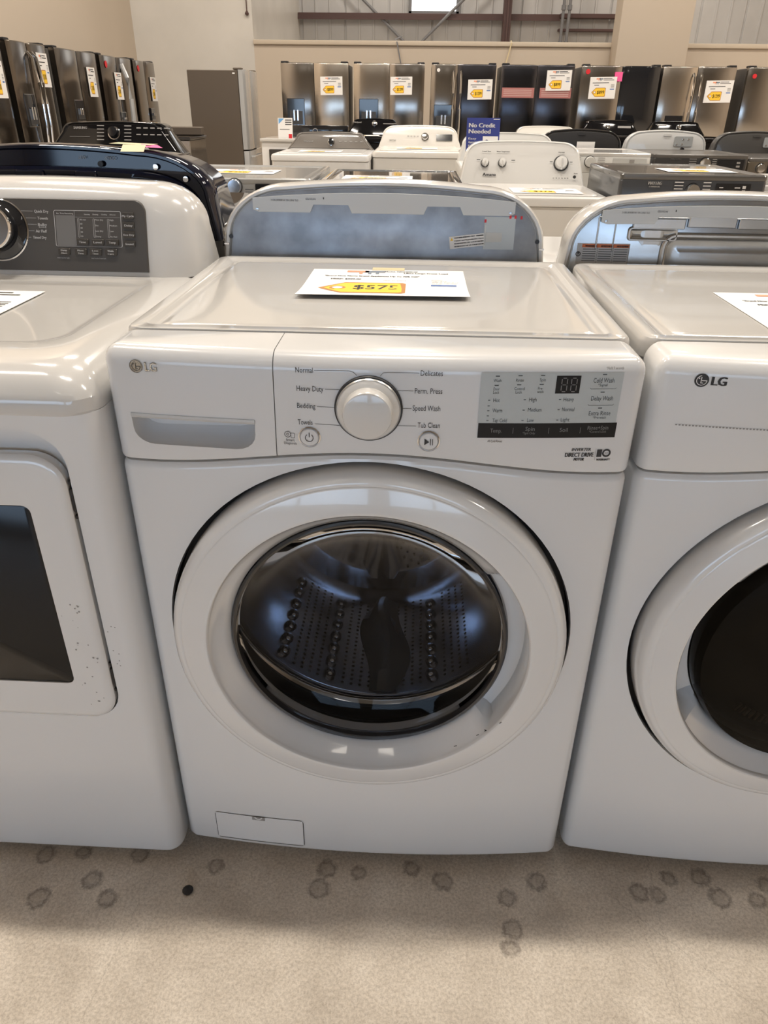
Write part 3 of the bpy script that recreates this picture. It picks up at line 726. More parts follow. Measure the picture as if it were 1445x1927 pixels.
# scratches on the door rim
b = BM(); fs_ = lambda u, v, d=0: Vector((u, -.0500, v))
for (u, v, du, dv) in ((.183, .398, .003, .003), (.186, .399, -.003, .003), (.205, .416, .003, .0035), (.171, .388, .004, .003), (.137, .362, .005, .002)):
    rr_ = math.hypot(u, v - .548)
    line(b, u, v, u + du, v + dv, .0015, lambda a, c, d=0: Vector((a, -.0535 + max(0, (math.hypot(a, c - .548) - .246)) * .24, c)))
obj('scuff_marks', b, INK, W)

price_sheet('white price sheet with yellow tag lying on the middle washer', (0, .40, .9868), (1, .02, 0), (0, 1, 0), .279, .236, '575', True, curl=.006)
b = BM(); box(b, -.03, .03, .512, .535, .9882, .9892); tag(obj('masking_tape', b, TAPE), 'strip of yellowish tape at the back edge of the middle price sheet', 'tape')

# ------------------------------------------------------------------ B: the white front-load dryer on the right
D = thing('dryer', 'white front-load dryer right of the middle washer with black round logo', 'dryer', (.710, .018, -.004))
body, cuts = fl_body(D, WHITE)
for c in cuts[1:]: bpy.data.objects.remove(c)
boolean(body, cuts[:1])
fas = fl_top(D, WHITE, None)
fas.name = 'control_fascia'
fl_lid(D, TOPW)
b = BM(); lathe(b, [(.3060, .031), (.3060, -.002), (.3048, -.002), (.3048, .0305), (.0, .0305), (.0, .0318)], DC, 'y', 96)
obj('door_recess_lining', b, MATS['recess_lining_black'], D)
b = BM(); lathe(b, [(.204, .012), (.200, .024), (0, .0295)], DC, 'y', 64); obj('door_inner_shell', b, mat('inner_dark_brown', (.05, .043, .036), .35), D)
# door: glass bulges outward on this one
b = BM(); n = 128; loops = []
base = [(.203, .026), (.286, .026), (.2895, .016), (.2905, -.002), (.2895, -.026), (.2865, -.036), (.281, -.0415), (.2755, -.0435), (.2735, -.0432), (.2722, -.0440), (.2700, -.0447), (.2415, -.0516), (.2395, -.0520), (.2375, -.0512), (.236, -.049), (.2355, -.0475)]
for i in range(n):
    a = 2 * pi * i / n; ang = math.degrees(math.atan2(sin(a), -cos(a)))
    pk = ss(-30, -26, ang) * (1 - ss(30, 36, ang))
    inner = [(.235, -.044 + .026 * pk), (.226 + .004 * pk, -.034 + .034 * pk), (.2145 + .002 * pk, -.024 + .026 * pk), (.2085, -.019 + .022 * pk), (.2055, -.012 + .014 * pk), (.203, .010)]
    loops.append([Vector((DS * r * cos(a) + DC[0], y, DS * r * sin(a) + DC[2])) for r, y in base + inner])
loops.append(loops[0])
loft(b, loops, False, False); bmesh.ops.remove_doubles(b, verts=b.verts, dist=1e-6)
obj('door_ring', b, DOORW, D)
b = BM(); lathe(b, [(.2095, .0), (.2085, -.026), (.203, -.036), (.186, -.041), (.16, -.043), (0, -.044)], DC, 'y', 96); obj('door_glass', b, glassmat('brown_door_glass', (.20, .185, .16)), D)
b = BM()
for i in range(9):
    a = radians(234 + i * 3.4)
    c0 = Vector((.172 * cos(a), .008, .172 * sin(a))) + Vector(DC); tx = Vector((cos(a), 0, sin(a))) * .008; ty = Vector((-sin(a), 0, cos(a))) * .0022
    box_ = [c0 + tx + ty, c0 + tx - ty, c0 - tx - ty, c0 - tx + ty]
    loft(b, [box_, [p + Vector((0, .004, 0)) for p in box_]])
obj('door_vent_slots', b, mat('slot_brown', (.18, .14, .11), .6), D)
# black printed logo and dotted trim
b = BM(); x0 = -.2920; z0 = .9620
f3 = lambda u, v, d=0: Vector((x0 + u, yf(x0 + u) - .0008, z0 + v)); f4 = lambda u, v, d=0: Vector((x0 + u, yf(x0 + u) - .0012, z0 + v))
disc(b, 0, 0, .0088, f3, 32, 0)
ringmark(b, 0, 0, .0058, .0066, f4, 24, 1, pi * .55, pi * 2.0); bar(b, 0, .0066, -.0006, .0004, f4, 1); bar(b, -.0012, -.0002, -.0032, .0045, f4, 1); bar(b, -.0012, .0022, -.0038, -.0028, f4, 1); disc(b, -.0035, .0028, .001, f4, 10, 1)
text(b, 'LG', .0125, .0300, 0, .0115, f3, 0, bold=.0009)
obj('printed_logo', b, [INK, PAPER], D, 'black round logo with letters')
b = BM()
for i in range(150):
    u = -.312 + i * .0042
    if u > .31: break
    bar(b, u, u + .0024, .8995, .9015, lambda u, v, d=0: Vector((u, yf(u) - .0009, v)))
obj('dotted_trim', b, GREYINK, D)
for x in (-.29, .29):
    b = BM(); lathe(b, [(0, .004), (.024, .004), (.026, .010), (.018, .018), (.012, .02), (.012, .045), (0, .045)], (x, .08, 0), 'z', 20); obj('foot', b, BLACK, D)
price_sheet('white price sheet with yellow tag on the right dryer, cut by the picture edge', (.700, .285, .9828), (1, .0, 0), (0, 1, 0), .279, .236, '495', True)

# ------------------------------------------------------------------ C: the white dryer on the left with a raised console
X = thing('dryer', 'white dryer on the left with dark grey control console and square black door window', 'dryer', (-.697, -.03, 0))
b = BM()
def fpL(ins, z, r=.03, yb=.69, hw=.344): 
    return [(x, y, z) for x, y in rrect(-hw + ins, hw - ins, ins, yb - ins, max(.003, r - ins), 8)]
loft(b, [fpL(.012, .026), fpL(.003, .028), fpL(0, .036), fpL(0, .5), fpL(0, .906)]); body = obj('body', b, WHITE, X)
# recessed door area
bb = BM(); plate(bb, rrect(-.295, .290, .370, .880, .055, 8), lambda u, v, d: Vector((u, -.05 + d, v)), .068); c1 = obj('cut', bb, WHITE)
boolean(body, [c1])
b = BM()
def plr(s, y): return [(u, y, v) for u, v in rrect(-.291 + s, .2855 - s, .374 + s, .847 - s, max(.004, .045 - s), 8)]
loft(b, [plr(.004, .017), plr(0, .010), plr(0, -.003), plr(.002, -.006), plr(.007, -.0085), plr(.014, -.0095)])
dr = obj('door', b, DOORW, X)
b = BM()
def plw(s, y): return [(u, y, v) for u, v in rrect(-.235 + s, .229 - s, .450 + s, .772 - s, .012, 4)]
b2 = BM(); loft(b2, [plw(0, -.03), plw(0, -.002)]); cw = obj('cut', b2, WHITE); boolean(dr, [cw])
loft(b, [plw(.0005, -.003), plw(.0005, -.0075), plw(.002, -.0085)]); obj('door_window', b, mat('window_black', (.010, .010, .011), .12, spec=.3), X, 'glossy black window')
for z in (.778, .458):
    b = BM(); box(b, .2858, .2898, -.0015, .012, z - .018, z + .018, .001, 1)
    for dz in (-.027, .027): box(b, .2858, .2895, -.001, .008, z + dz - .003, z + dz + .003, .0008, 1)
    obj('hinge', b, BLACK, X)
# deck with rolled front edge
b = BM(); prof = [(.010, .886), (-.008, .886), (-.012, .892), (-.012, .906), (-.006, .920), (.008, .936), (.030, .947), (.062, .951)]
def deck(ins, z, k=1.0): 
    return [(x, y, z) for x, y in rrect(-.345 + ins, .345 - ins, -.012 + ins, .68, .045, 8)]
L = [deck(.012, .9045), deck(.002, .905), deck(0, .909), deck(0, .926), deck(.004, .934), deck(.012, .945), deck(.024, .955), deck(.040, .962), deck(.060, .9645)]
def dk(s, z): return [(x, y, z) for x, y in rrect(-.345 + .085 + s, .345 - .085 - s, .11 + s, .54 - s, .05, 8)]
L += [dk(0, .9645), dk(.006, .9635), dk(.014, .9605), dk(.022, .9600)]
loft(b, L); obj('top_deck', b, TOPW, X)
# console
b = BM()
def shoulder(hw0, hw1, z0, z1, r, y0, lean, crown=.006, n=10, cx=0):
    pts = [(hw0, z0)]
    for i in range(n + 1):
        a = pi / 2 * i / n
        pts.append((hw1 - r[0] + r[0] * cos(a), z1 - r[1] + r[1] * sin(a)))
    for i in range(1, n): 
        u = (hw1 - r[0]) * (1 - 2 * i / n); pts.append((u, z1 + crown * (1 - (u / max(.01, hw1 - r[0])) ** 2)))
    for i in range(n + 1):
        a = pi / 2 + pi / 2 * i / n
        pts.append((-hw1 + r[0] + r[0] * cos(a), z1 - r[1] + r[1] * sin(a)))
    pts.append((-hw0, z0))
    return [(u + cx, y0 + lean * (v - z0) / (z1 - z0), v) for u, v in pts]
loft(b, [shoulder(.245, .245, .962, 1.092, (.030, .030), .555, .036), shoulder(.262, .258, .962, 1.105, (.045, .045), .552, .048), shoulder(.285, .275, .962, 1.112, (.06, .055), .558, .052),
         shoulder(.318, .302, .962, 1.121, (.08, .065), .585, .045), shoulder(.338, .322, .962, 1.125, (.09, .075), .615, .035), shoulder(.344, .328, .962, 1.125, (.09, .075), .65, .02), shoulder(.344, .328, .962, 1.122, (.09, .075), .69, .0)])
obj('console_housing', b, mat('white_console_gloss', (.66, .65, .635), .16, coat=.8), X)
def pc(u, v, d=0):        # on the console face: u from centre, v along slope from base
    return Vector((u, .5535 + .036 * (v / .130) - .0015 - d, .962 + v))
b = BM()
ring = [(u, v) for u, v in rrect(-.236, .2365, .011, .1355, .022, 6) if v > .05] + [(-.238, .011), (.2375, .011)]
loft(b, [[pc(u, v, -.004) for u, v in ring], [pc(u, v, .0) for u, v in ring], [pc(u * .995, .076 + (v - .076) * .985, .0012) for u, v in ring]])
cp = obj('control_panel', b, DKGREY, X, 'dark grey control panel')
mm_ = lambda u, v: (.062 + (u - .0685) * .97 - (.009 if u < .068 else 0), (.0545 + (v - .055) * .84 if v > .055 else v))
q1 = lambda u, v, d=0: pc(*mm_(u, v), .0022 + d)
kx, kv = -.045, .080
nrm = Matrix.Rotation(-math.atan2(.036, .130), 3, 'X')
kc = pc(kx, kv, 0)
b = BM(); lathe(b, [(.056, .0), (.056, -.003), (.054, -.0045), (.0535, -.0005)], kc, 'y', 48, True, tilt=nrm); obj('dial_ring', b, CHROME, X)
b = BM(); lathe(b, [(.052, .0), (.052, -.004), (.044, -.008), (.040, -.012), (.0385, -.034), (0, -.034)], kc, 'y', 48, tilt=nrm); kd = obj('cycle_dial', b, BLKGL, X, 'black and chrome dial')
b = BM(); lathe(b, [(.0388, -.030), (.0392, -.036), (.0375, -.0385), (.035, -.0375), (.0345, -.034)], kc, 'y', 48, True, tilt=nrm); obj('dial_rim', b, CHROME, kd)
b = BM(); lathe(b, [(.0348, -.0345), (.030, -.0350), (0, -.0350)], kc, 'y', 40, tilt=nrm); obj('dial_cap', b, mat('brushed_cap', (.30, .29, .28), .3, metal=.8), kd)
b = BM()
for s, a, c, v in (('Quick Dry', .039, .067, .126), ('Towels', .0445, .065, .112), ('Bulky', .0445, .062, .099), ('Air Fluff', .039, .061, .0855), ('Timed Dry', .0325, .059, .0725)):
    text(b, s, a, c, v, .0058, q1, bold=.0002)
text(b, 'Bedding', .046, .0605, .094, .003, q1)
for a, c, v in ((.012, .036, .126), (.021, .042, .112), (.024, .042, .099), (.023, .036, .0855), (.018, .029, .0725)): bar(b, a, c, v - .0002, v + .0003, q1)
def frame(u0, u1, v0, v1, r, wd, sk=0):
    rg = [(u - sk * (v - v0) * 0, v) for u, v in rrect(u0, u1, v0, v1, r, 3)]
    for p, q_ in zip(rg, rg[1:] + rg[:1]): line(b, p[0], p[1], q_[0], q_[1], wd, q1)
frame(.0685, .2000, .055, .1285, .003, .0009)
bar(b, .1085, .1089, .057, .128, q1); bar(b, .109, .1985, .1155, .1158, q1)
text(b, 'Est. Time Remaining', .0735, .1065, .1225, .0028, q1)
for i, s in enumerate(('Sensing', 'Drying', 'Cooling', 'Done')): text(b, s, .128 + i * .017, .139 + i * .017, .1215, .0024, q1)
for u in (.1145, .145, .1735): frame(u, u + .0028, .0745, .1125, .001, .0005)
for i, s in enumerate(('90 min', '60', '40', '30', '20')): text(b, s, .119, .119 + (.012 if i == 0 else .0045), .1105 - i * .0085, .003, q1)
for i, s in enumerate(('More Dry', 'Dry', 'Less Dry', 'Damp')): text(b, s, .149, .149 + (.0162, .006, .015, .010)[i], .1105 - i * .0113, .003, q1)
for i, s in enumerate(('High', 'Medium', 'Low', 'No Heat')): text(b, s, .1775, .1775 + (.008, .0145, .007, .0135)[i], .1105 - i * .0113, .003, q1)
text(b, 'Hold 3 sec for Light', .0685, .093, .0345, .002, q1); text(b, 'Hold 3 sec for Control Lock', .137, .166, .0345, .002, q1)
obj('console_lettering', b, SILVINK, X)
b = BM(); bar(b, .0710, .1080, .0560, .1190, q1, 0)
for ox in (.078, .093):
    pass
obj('time_window', b, mat('dim_lcd', (.17, .165, .16), .4), X)
for s, u0, u1, v0, v1 in (('Time', .110, .134, .0585, .0715), ('Level', .1400, .1645, .0585, .0715), ('Temp', .1690, .1935, .0585, .0715), ('My Cycle', .2040, .2265, .1125, .1270), ('Delay', .2040, .2265, .0935, .1075),
                          ('Eco Dry', .2040, .2265, .0745, .0885), ('Sound', .2040, .2265, .0565, .0690), ('Damp Alert', .0720, .0955, .0395, .0520), ('More Time', .1050, .1290, .0395, .0520), ('Less Time', .1340, .1585, .0395, .0520), ('Wrinkle Care', .1650, .1890, .0395, .0520)):
    b = BM(); rg = rrect(u0, u1, v0, v1, .002, 3)
    cu, cv = (u0 + u1) / 2, (v0 + v1) / 2
    loft(b, [[pc(*mm_(u, v), 0) for u, v in rg], [pc(*mm_(u, v), .0030) for u, v in rg], [pc(*mm_(cu + (u - cu) * .94, cv + (v - cv) * .9), .0042) for u, v in rg]])
    bt = obj('button', b, mat('button_dark', (.06, .055, .05), .25, coat=.5), X)
    b = BM(); qb = lambda u, v, d=0: pc(*mm_(u, v), .0046)
    if len(s) > 8:
        a, c = s.split(); text(b, a, cu - .006, cu + .006, cv + .0025, .003, qb, bold=.0002); text(b, c, cu - .006, cu + .006, cv - .0025, .003, qb, bold=.0002)
    else: text(b, s, cu - len(s) * .0012 - .002, cu + len(s) * .0012 + .002, cv, .0042, qb, bold=.0002)
    obj('button_lettering', b, SILVINK, bt)
for x in (-.29, .29):
    for y in (.06, .6):
        b = BM(); lathe(b, [(0, 0), (.022, 0), (.024, .006), (.012, .012), (.012, .045), (0, .045)], (x, y, 0), 'z', 20); obj('foot', b, BLACK, X)
# speckled dirt on door
b = BM(); random.seed(3)
for (u, v) in [(.235 + random.random() * .04, .40 + random.random() * .22) for _ in range(26)]: disc(b, u, v, .0006 + random.random() * .0012, lambda a, c, d=0: Vector((a, -.0099, c)), 6)
for (u, v) in [(.295 + random.random() * .015, .48 + random.random() * .08) for _ in range(8)]: disc(b, u, v, .0012, lambda a, c, d=0: Vector((a, -.0004, c)), 6)
obj('dirt_specks', b, GREYINK, X)
price_sheet('white price sheet at the left picture edge on the left dryer', (-.745, .28, .9610), (1, .0, 0), (-0, 1, 0), .279, .236, '449', False)

# ------------------------------------------------------------------ consoles seen from behind
def back_unit(name, label, cat, x, y, zdeck, ztop, hw, m_body, kind, depth=.69, group=None, thick=.15, m_frame=None, backpanel=None):
    """machine facing +y; local origin at its back face centre on the floor"""
    t = thing(name, label, cat, (x, y, 0), 0, group)
    m_frame = m_frame or m_body
    b = BM()
    L = []
    for ins, z in ((.006, .03), (0, .04), (0, zdeck - .02), (.004, zdeck - .006), (.014, zdeck)):
        L.append([(a, c, z) for a, c in rrect(-hw + ins, hw - ins, .012 + ins, depth - ins, .03, 5)])
    loft(b, L); obj('body', b, m_body, t)
    r = (.13, .105) if kind != 'navy' else (.15, .09)
    b = BM()
    c0 = zdeck - .03
    f = lambda s, yy, lean=0, dz=0: shoulder(hw - s * .6, hw - .012 - s, c0, ztop - s * .8 + dz, (max(.01, r[0] - s), max(.01, r[1] - s)), yy, lean, crown=.010)
    loft(b, [f(.014, .006), f(.010, .0), f(.004, .0), f(0, .006), f(0, .06, 0), f(.004, .09, -.0), f(.012, thick, -.06)])
    obj('console_housing', b, m_frame, t)
    return t, f, c0
TB, f, c0 = back_unit('dryer', 'white dryer facing away with flat galvanised console back behind the middle washer', 'dryer', -.018, .672, .93, 1.118, .338, WHITE, 'flat', m_frame=mat('white_console_shell', (.66, .645, .62), .2, coat=.7))
b = BM(); loft(b, [f(.016, .004), f(.016, -.0012), f(.018, -.002)]); obj('back_panel', b, GALV, TB, 'flat galvanised steel')
def fb(off): return lambda u, v, d=0: Vector((u, -off - d, v))
def strip_overhang(t, mm, kind=0):
    b = BM(); h = 1.118 - .018
    top = [(-.262 + .524 * i / 14, h - .006 + .012 * (1 - ((-.262 + .524 * i / 14) / .262) ** 2)) for i in range(15)]
    zl, zn = 1.068, 1.083
    bottom = [(.262, zl + .004), (.250, zl), (.160, zl), (.153, zn), (.088, zn), (.081, zl), (-.063, zl), (-.070, zn), (-.140, zn), (-.147, zl), (-.250, zl), (-.262, zl + .004)] if kind == 0 else \
             [(.262, zl + .004), (.250, zl), (-.12, zl), (-.128, zn), (-.20, zn)][:0] + [(.262, zl + .004), (.250, zl), (.15, zl), (.143, zn), (-.15, zn), (-.157, zl + .002), (-.250, zl), (-.262, zl + .004)]
    rg = top + bottom
    loft(b, [[Vector((u, -.0022, v)) for u, v in rg], [Vector((u, -.0052, v)) for u, v in rg], [Vector((u * .998, -.006, 1.09 + (v - 1.09) * .97)) for u, v in rg]])
    o = obj('top_flange', b, mm, t)
    for u in (-.253, .253):
        b = BM(); lathe(b, [(.0035, -.005), (.003, -.0075), (0, -.008)], (u, 0, 1.073), 'y', 12); obj('screw', b, GALV2, o)
    b = BM(); text(b, 'STG. PART NO. W10858187 REV.C', -.170, -.225, 1.0905, -.0035, fb(.0068)); text(b, 'PATENTED', -.135, -.155, 1.0935, -.0035, fb(.0068)); text(b, '1', -.118, -.120, 1.095, -.004, fb(.0068)); obj('upside_down_print', b, INK, o)
    return o
strip_overhang(TB, GREYTRIM)
b = BM()
for u in (-.312, .312): disc(b, u, 1.020, .0045, fb(.0026), 14)
obj('screw_holes', b, BLACK, TB)
for u in (-.322, .322):
    b = BM(); box(b, u - .005, u + .005, -.004, .0, 1.004, 1.007); obj('clip', b, CHROME, TB)
# stickers on the galvanised back
a_ = radians(7)
def st(u, v, d=0): return Vector((.170 + u * cos(a_) - v * sin(a_), -.0030 - d, 1.019 + u * sin(a_) + v * cos(a_)))
b = BM(); bar(b, -.035, .035, -.012, .012, st, 0)
wl = obj('warning_label', b, PAPER, TB, 'white paper label with warning triangle')
b = BM(); s2 = lambda u, v, d=0: st(u, v, .0006)
b.faces.new([b.verts.new(s2(u, v)) for u, v in ((-.033, .004), (-.027, .004), (-.030, .0095))]).material_index = 1
for i, s in enumerate(('CALIFORNIA RESIDENTS ONLY - WARNING', 'Cancer and Reproductive Harm', 'RESIDENTES DE CALIFORNIA', 'RESIDENTS DE LA CALIFORNIE')): text(b, s, -.025, .034, .0085 - i * .0055, .0022, s2, bold=.0003)
obj('label_print', b, [INK, YEL], wl)
b = BM(); bar(b, .205 - .002, .285, 1.006, 1.064, fb(.0028)); bar(b, .300, .330, 1.01, 1.04, fb(.0028)); b.free()
b = BM(); bar(b, .203, .265, 1.004, 1.066, fb(.0029)); obj('clear_label', b, mat('greyish_label', (.42, .43, .42), .4, metal=.3), TB)
b = BM()
for u, v in ((.252, 1.066), (.262, 1.066), (.274, 1.065), (.203, 1.058)): bar(b, u, u + .004, v - .003, v + .003, fb(.0034))
obj('red_marks', b, RED, TB)
b = BM(); bar(b, .208, .240, 1.018, 1.036, fb(.0034)); bar(b, .205, .207, 1.01, 1.05, fb(.0034)); obj('small_print_patch', b, mat('pale_patch', (.55, .55, .53), .5), TB)

TB2, f, c0 = back_unit('dryer', 'white dryer facing away with embossed bare steel console back behind the right dryer', 'dryer', .682, .690, .93, 1.104, .338, WHITE, 'flat', m_frame=MATS['white_console_shell'])
b = BM(); loft(b, [f(.016, .010), f(.016, .004), f(.018, .0035)])
bp = obj('back_panel', b, GALV2, TB2, 'pressed bare steel')
for u0, u1, z0, z1 in ((-.197, -.094, 1.046, 1.066), (-.088, .006, 1.050, 1.078), (.012, .115, 1.048, 1.068)):
    b = BM(); box(b, u0, u1, -.004, .002, z0, z1, .0015, 1); obj('folded_tab', b, GALV2, TB2)
def embossed(x0, x1, z0, z1, r, dep, rim=.010):
    def L_(s, y): return [(u, y, v) for u, v in rrect(x0 + s, x1 - s, z0 + s, z1 - s, max(.003, r - s), 6)]
    b = BM(); loft(b, [L_(0, .0036), L_(.001, -.0015), L_(.004, -.004), L_(rim - .002, -.004), L_(rim + .001, -.001), L_(rim + .006, dep), L_(rim + .012, dep + .0008), L_(rim + .022, dep + .0008), L_(rim + .026, dep - .001), L_(rim + .03, dep - .0015)])
    return b
obj('pressed_recess', embossed(-.135, .155, .93, 1.040, .03, .0012), GALV2, bp)
obj('pressed_recess', embossed(-.205, -.105, 1.022, 1.050, .008, .0016, .004), GALV2, bp)
b = BM(); box(b, -.265, .265, -.002, .004, 1.0655, 1.0685, .001, 1); box(b, -.2665, -.2635, -.001, .004, 1.005, 1.066, .001, 1); box(b, -.232, -.2295, -.001, .004, 1.0, 1.06, .001, 1); obj('pressed_rib', b, GALV2, bp)
so2 = strip_overhang(TB2, GREYTRIM, 1); so2.location.z = -.014
for u0, u1 in ((-.148, -.005),): pass
b = BM(); bar(b, -.330 + .028, -.195, .975, 1.016, fb(-.0028)); wl = obj('warning_label', b, mat('label_grey', (.50, .50, .50), .5), TB2, 'grey label with orange warning band')
b = BM(); fz = fb(-.0022); bar(b, -.292, -.197, 1.008, 1.0145, fz, 1)
for k, s in enumerate(('WARNING', 'ADVERTENCIA', 'AVERTISSEMENT')): text(b, s, -.286 + k * .032, -.262 + k * .032, 1.011, .0035, fb(-.0018), bold=.0003)
for k in range(3):
    for i in range(6): bar(b, -.290 + k * .032, -.263 + k * .032, 1.004 - i * .0045, 1.0052 - i * .0045, fz)
    bar(b, -.2605 + k * .032, -.260 + k * .032, .977, 1.014, fz)
obj('label_print', b, [INK, ORANGE], wl)
b = BM(); text(b, '!', -.300, -.297, .995, .010, fz); ringmark(b, -.2985, .995, .0035, .005, fz); obj('label_symbol', b, INK, wl)

# navy-black machine facing away on the left
NB, f, c0 = back_unit('washing_machine', 'glossy navy-black top-load washer facing away behind the left dryer', 'washing machine', -.722, .735, 1.03, 1.172, .352, NAVYBODY, 'navy', m_frame=NAVY, thick=.24)
b = BM()
def arch(s, y): return shoulder(.330 - s, .318 - s, 1.00, 1.135 - s, (.13, .075), y, 0, .006)
loft(b, [arch(0, .003), arch(0, -.006), arch(.006, -.010), arch(.014, -.010), arch(.020, -.004), arch(.024, -.002)]); obj('back_panel', b, NAVY, NB)
for u0, u1 in ((-.25, -.165), (-.06, .0), (.065, .11)):
    b = BM(); loft(b, [[(u, y, v) for u, v in rrect(u0 + s, u1 - s, 1.117, 1.134 - s, .004, 3)] for s, y in ((0, -.006), (0, -.014), (.002, -.017))]); obj('raised_tab', b, NAVY, NB)
b = BM(); ft = fb(.0008)
text(b, 'HOT', .088, .073, 1.158, -.006, ft); text(b, 'COLD', .150, .128, 1.157, -.006, ft); obj('upside_down_print', b, GREYINK, NB)
for u, v in ((.118, 1.146), (.232, 1.142), (.292, 1.120)):
    b = BM(); lathe(b, [(.006, .0), (.0055, -.004), (0, -.0045)], (u, 0, v), 'y', 12); obj('screw', b, BLACK if u < .2 else CHROME, NB)
b = BM(); box(b, .345, .3535, .03, .62, .985, .995, .002, 1); obj('side_trim', b, BLKGL, NB)
for z in (.99, .93):
    b = BM(); lathe(b, [(.018, 0), (.020, .02), (.012, .05), (0, .05)], (.30, -.03, z - .03), 'z', 14); obj('hose_socket', b, BLACK, NB)
b = BM()
bar(b, .130, .215, 0, .055, lambda u, v, d=0: Vector((u, .03 + v, 1.183 - (u - .13) * .03)), 0); bar(b, .165, .213, -.028, .02, lambda u, v, d=0: Vector((u, .0 + v * .4 + .005, 1.177 + v * .25)), 0)
b.faces.new([b.verts.new(p) for p in ((.205, .01, 1.178), (.245, .02, 1.176), (.225, .05, 1.180), (.19, .05, 1.182))]).material_index = 1
obj('torn_paper_label', b, [TAPE, PINK], NB, 'torn beige and pink label')

# ------------------------------------------------------------------ generic machines of the middle rows
def top_loader(name, label, cat, x0, x1, yfr, yback, zdeck, ztop, m_body, m_con=None, panel=None, knobs=(), disp=None, words=None, group=None, style='round', rz=0, w_lid=True, sheet=None, inkc=None, glasslid=None):
    hw = (x1 - x0) / 2; D_ = yback - yfr
    t = thing(name, label, cat, ((x0 + x1) / 2, yfr, 0), rz, group)
    m_con = m_con or m_body
    b = BM(); L = []
    for ins, z in ((.006, .03), (0, .04), (0, zdeck - .045)): L.append([(a, c, z) for a, c in rrect(-hw + ins + .004, hw - ins - .004, ins + .006, D_ - ins, .025, 5)])
    loft(b, L); obj('body', b, m_body, t)
    b = BM(); L = []
    for ins, z in ((.004, zdeck - .043), (0, zdeck - .040), (0, zdeck - .016), (.004, zdeck - .006), (.014, zdeck)): L.append([(a, c, z) for a, c in rrect(-hw + ins, hw - ins, ins, D_, .03, 5)])
    loft(b, L); obj('top_deck', b, m_body, t)
    b = BM(); L = []
    for ins, z in ((0, zdeck - .001), (0, zdeck + .004), (.004, zdeck + .008), (.02, zdeck + .009)): L.append([(a, c, z) for a, c in rrect(-hw + .05 + ins, hw - .05 - ins, .04 + ins, D_ - .19 - ins, .03, 5)])
    loft(b, L); ld = obj('lid', b, glasslid or m_body, t)
    r = {'round': (.09, .07), 'trap': (.05, .035), 'low': (.03, .025), 'tall': (.06, .05)}[style]
    h = ztop - zdeck
    yc = D_ - .16
    lean = h * .45
    k0 = {'round': .0, 'trap': .0, 'low': .0, 'tall': .0}[style]
    taper = {'round': .03, 'trap': .07, 'low': .01, 'tall': .02}[style]
    fn = lambda s, yy, ln: shoulder(hw - .01 - s, hw - .01 - taper - s, zdeck - .004, ztop - s * .7, (min(r[0], h * .8), min(r[1], h * .6)), yy, ln, .006)
    b = BM(); loft(b, [fn(.012, yc, lean), fn(.006, yc - .003, lean), fn(0, yc + .004, lean), fn(0, D_ - .02, 0), fn(.006, D_, 0)]); obj('console_housing', b, m_con, t)
    face = lambda u, v, d=0: Vector((u, yc - .004 + lean * (v / h) - d, zdeck - .004 + v))
    if panel:
        b = BM(); s = .022
        rg = [(p[0], p[2] - (zdeck - .004)) for p in shoulder(hw - .01 - s * 1.2, hw - .01 - taper - s * 1.2, zdeck + .010, ztop - s * .5, (min(r[0], h * .6) * .8, min(r[1], h * .5) * .7), 0, 0, .004)]
        loft(b, [[face(u, v, -.006) for u, v in rg], [face(u, v, .001) for u, v in rg], [face(u * .99, v, .002) for u, v in rg]]); obj('control_panel', b, panel, t)
    tl = Matrix.Rotation(-math.atan2(lean, h), 3, 'X')
    for (u, v, rr_, kind) in knobs:
        c = face(u, v, .001)
        ringm = {'w': INK, 'c': CHROME, 'k': CHROME}[kind]
        b = BM(); lathe(b, [(rr_, .002), (rr_, -.004), (rr_ * .9, -.005), (rr_ * .86, .001)], c, 'y', 28, True, tilt=tl); obj('dial_ring', b, ringm, t)
        b = BM(); lathe(b, [(rr_ * .85, 0), (rr_ * .82, -.012), (rr_ * .74, -.026), (0, -.028)], c, 'y', 28, tilt=tl)
        kk = obj('dial', b, {'w': m_con, 'c': CHROME, 'k': BLKGL}[kind], t)
        if kind == 'w':
            b = BM(); box(b, c.x - rr_ * .12, c.x + rr_ * .12, c.y - .036, c.y - .026, c.z - rr_ * .7, c.z + rr_ * .75, .002, 1); obj('dial_grip', b, m_con, kk)
    if disp:
        b = BM(); rg = rrect(disp[0], disp[1], disp[2], disp[3], .004, 3)
        loft(b, [[face(u, v, 0) for u, v in rg], [face(u, v, .003) for u, v in rg]]); obj('display', b, BLKGL, t)
    if words:
        b = BM(); q_ = lambda u, v, d=0: face(u, v, .0042)
        for wd in words:
            s, a, c, v, cp = wd
            if s is None: bar(b, a, c, v - cp / 2, v + cp / 2, q_)
            else: text(b, s, a, c, v, cp, q_, bold=cp * .08)
        obj('console_lettering', b, inkc or INK, t)
    for sx in (-1, 1):
        b = BM(); lathe(b, [(0, 0), (.022, 0), (.012, .012), (.012, .035), (0, .035)], (sx * (hw - .05), .05, 0), 'z', 12); obj('foot', b, BLACK, t)
    return t
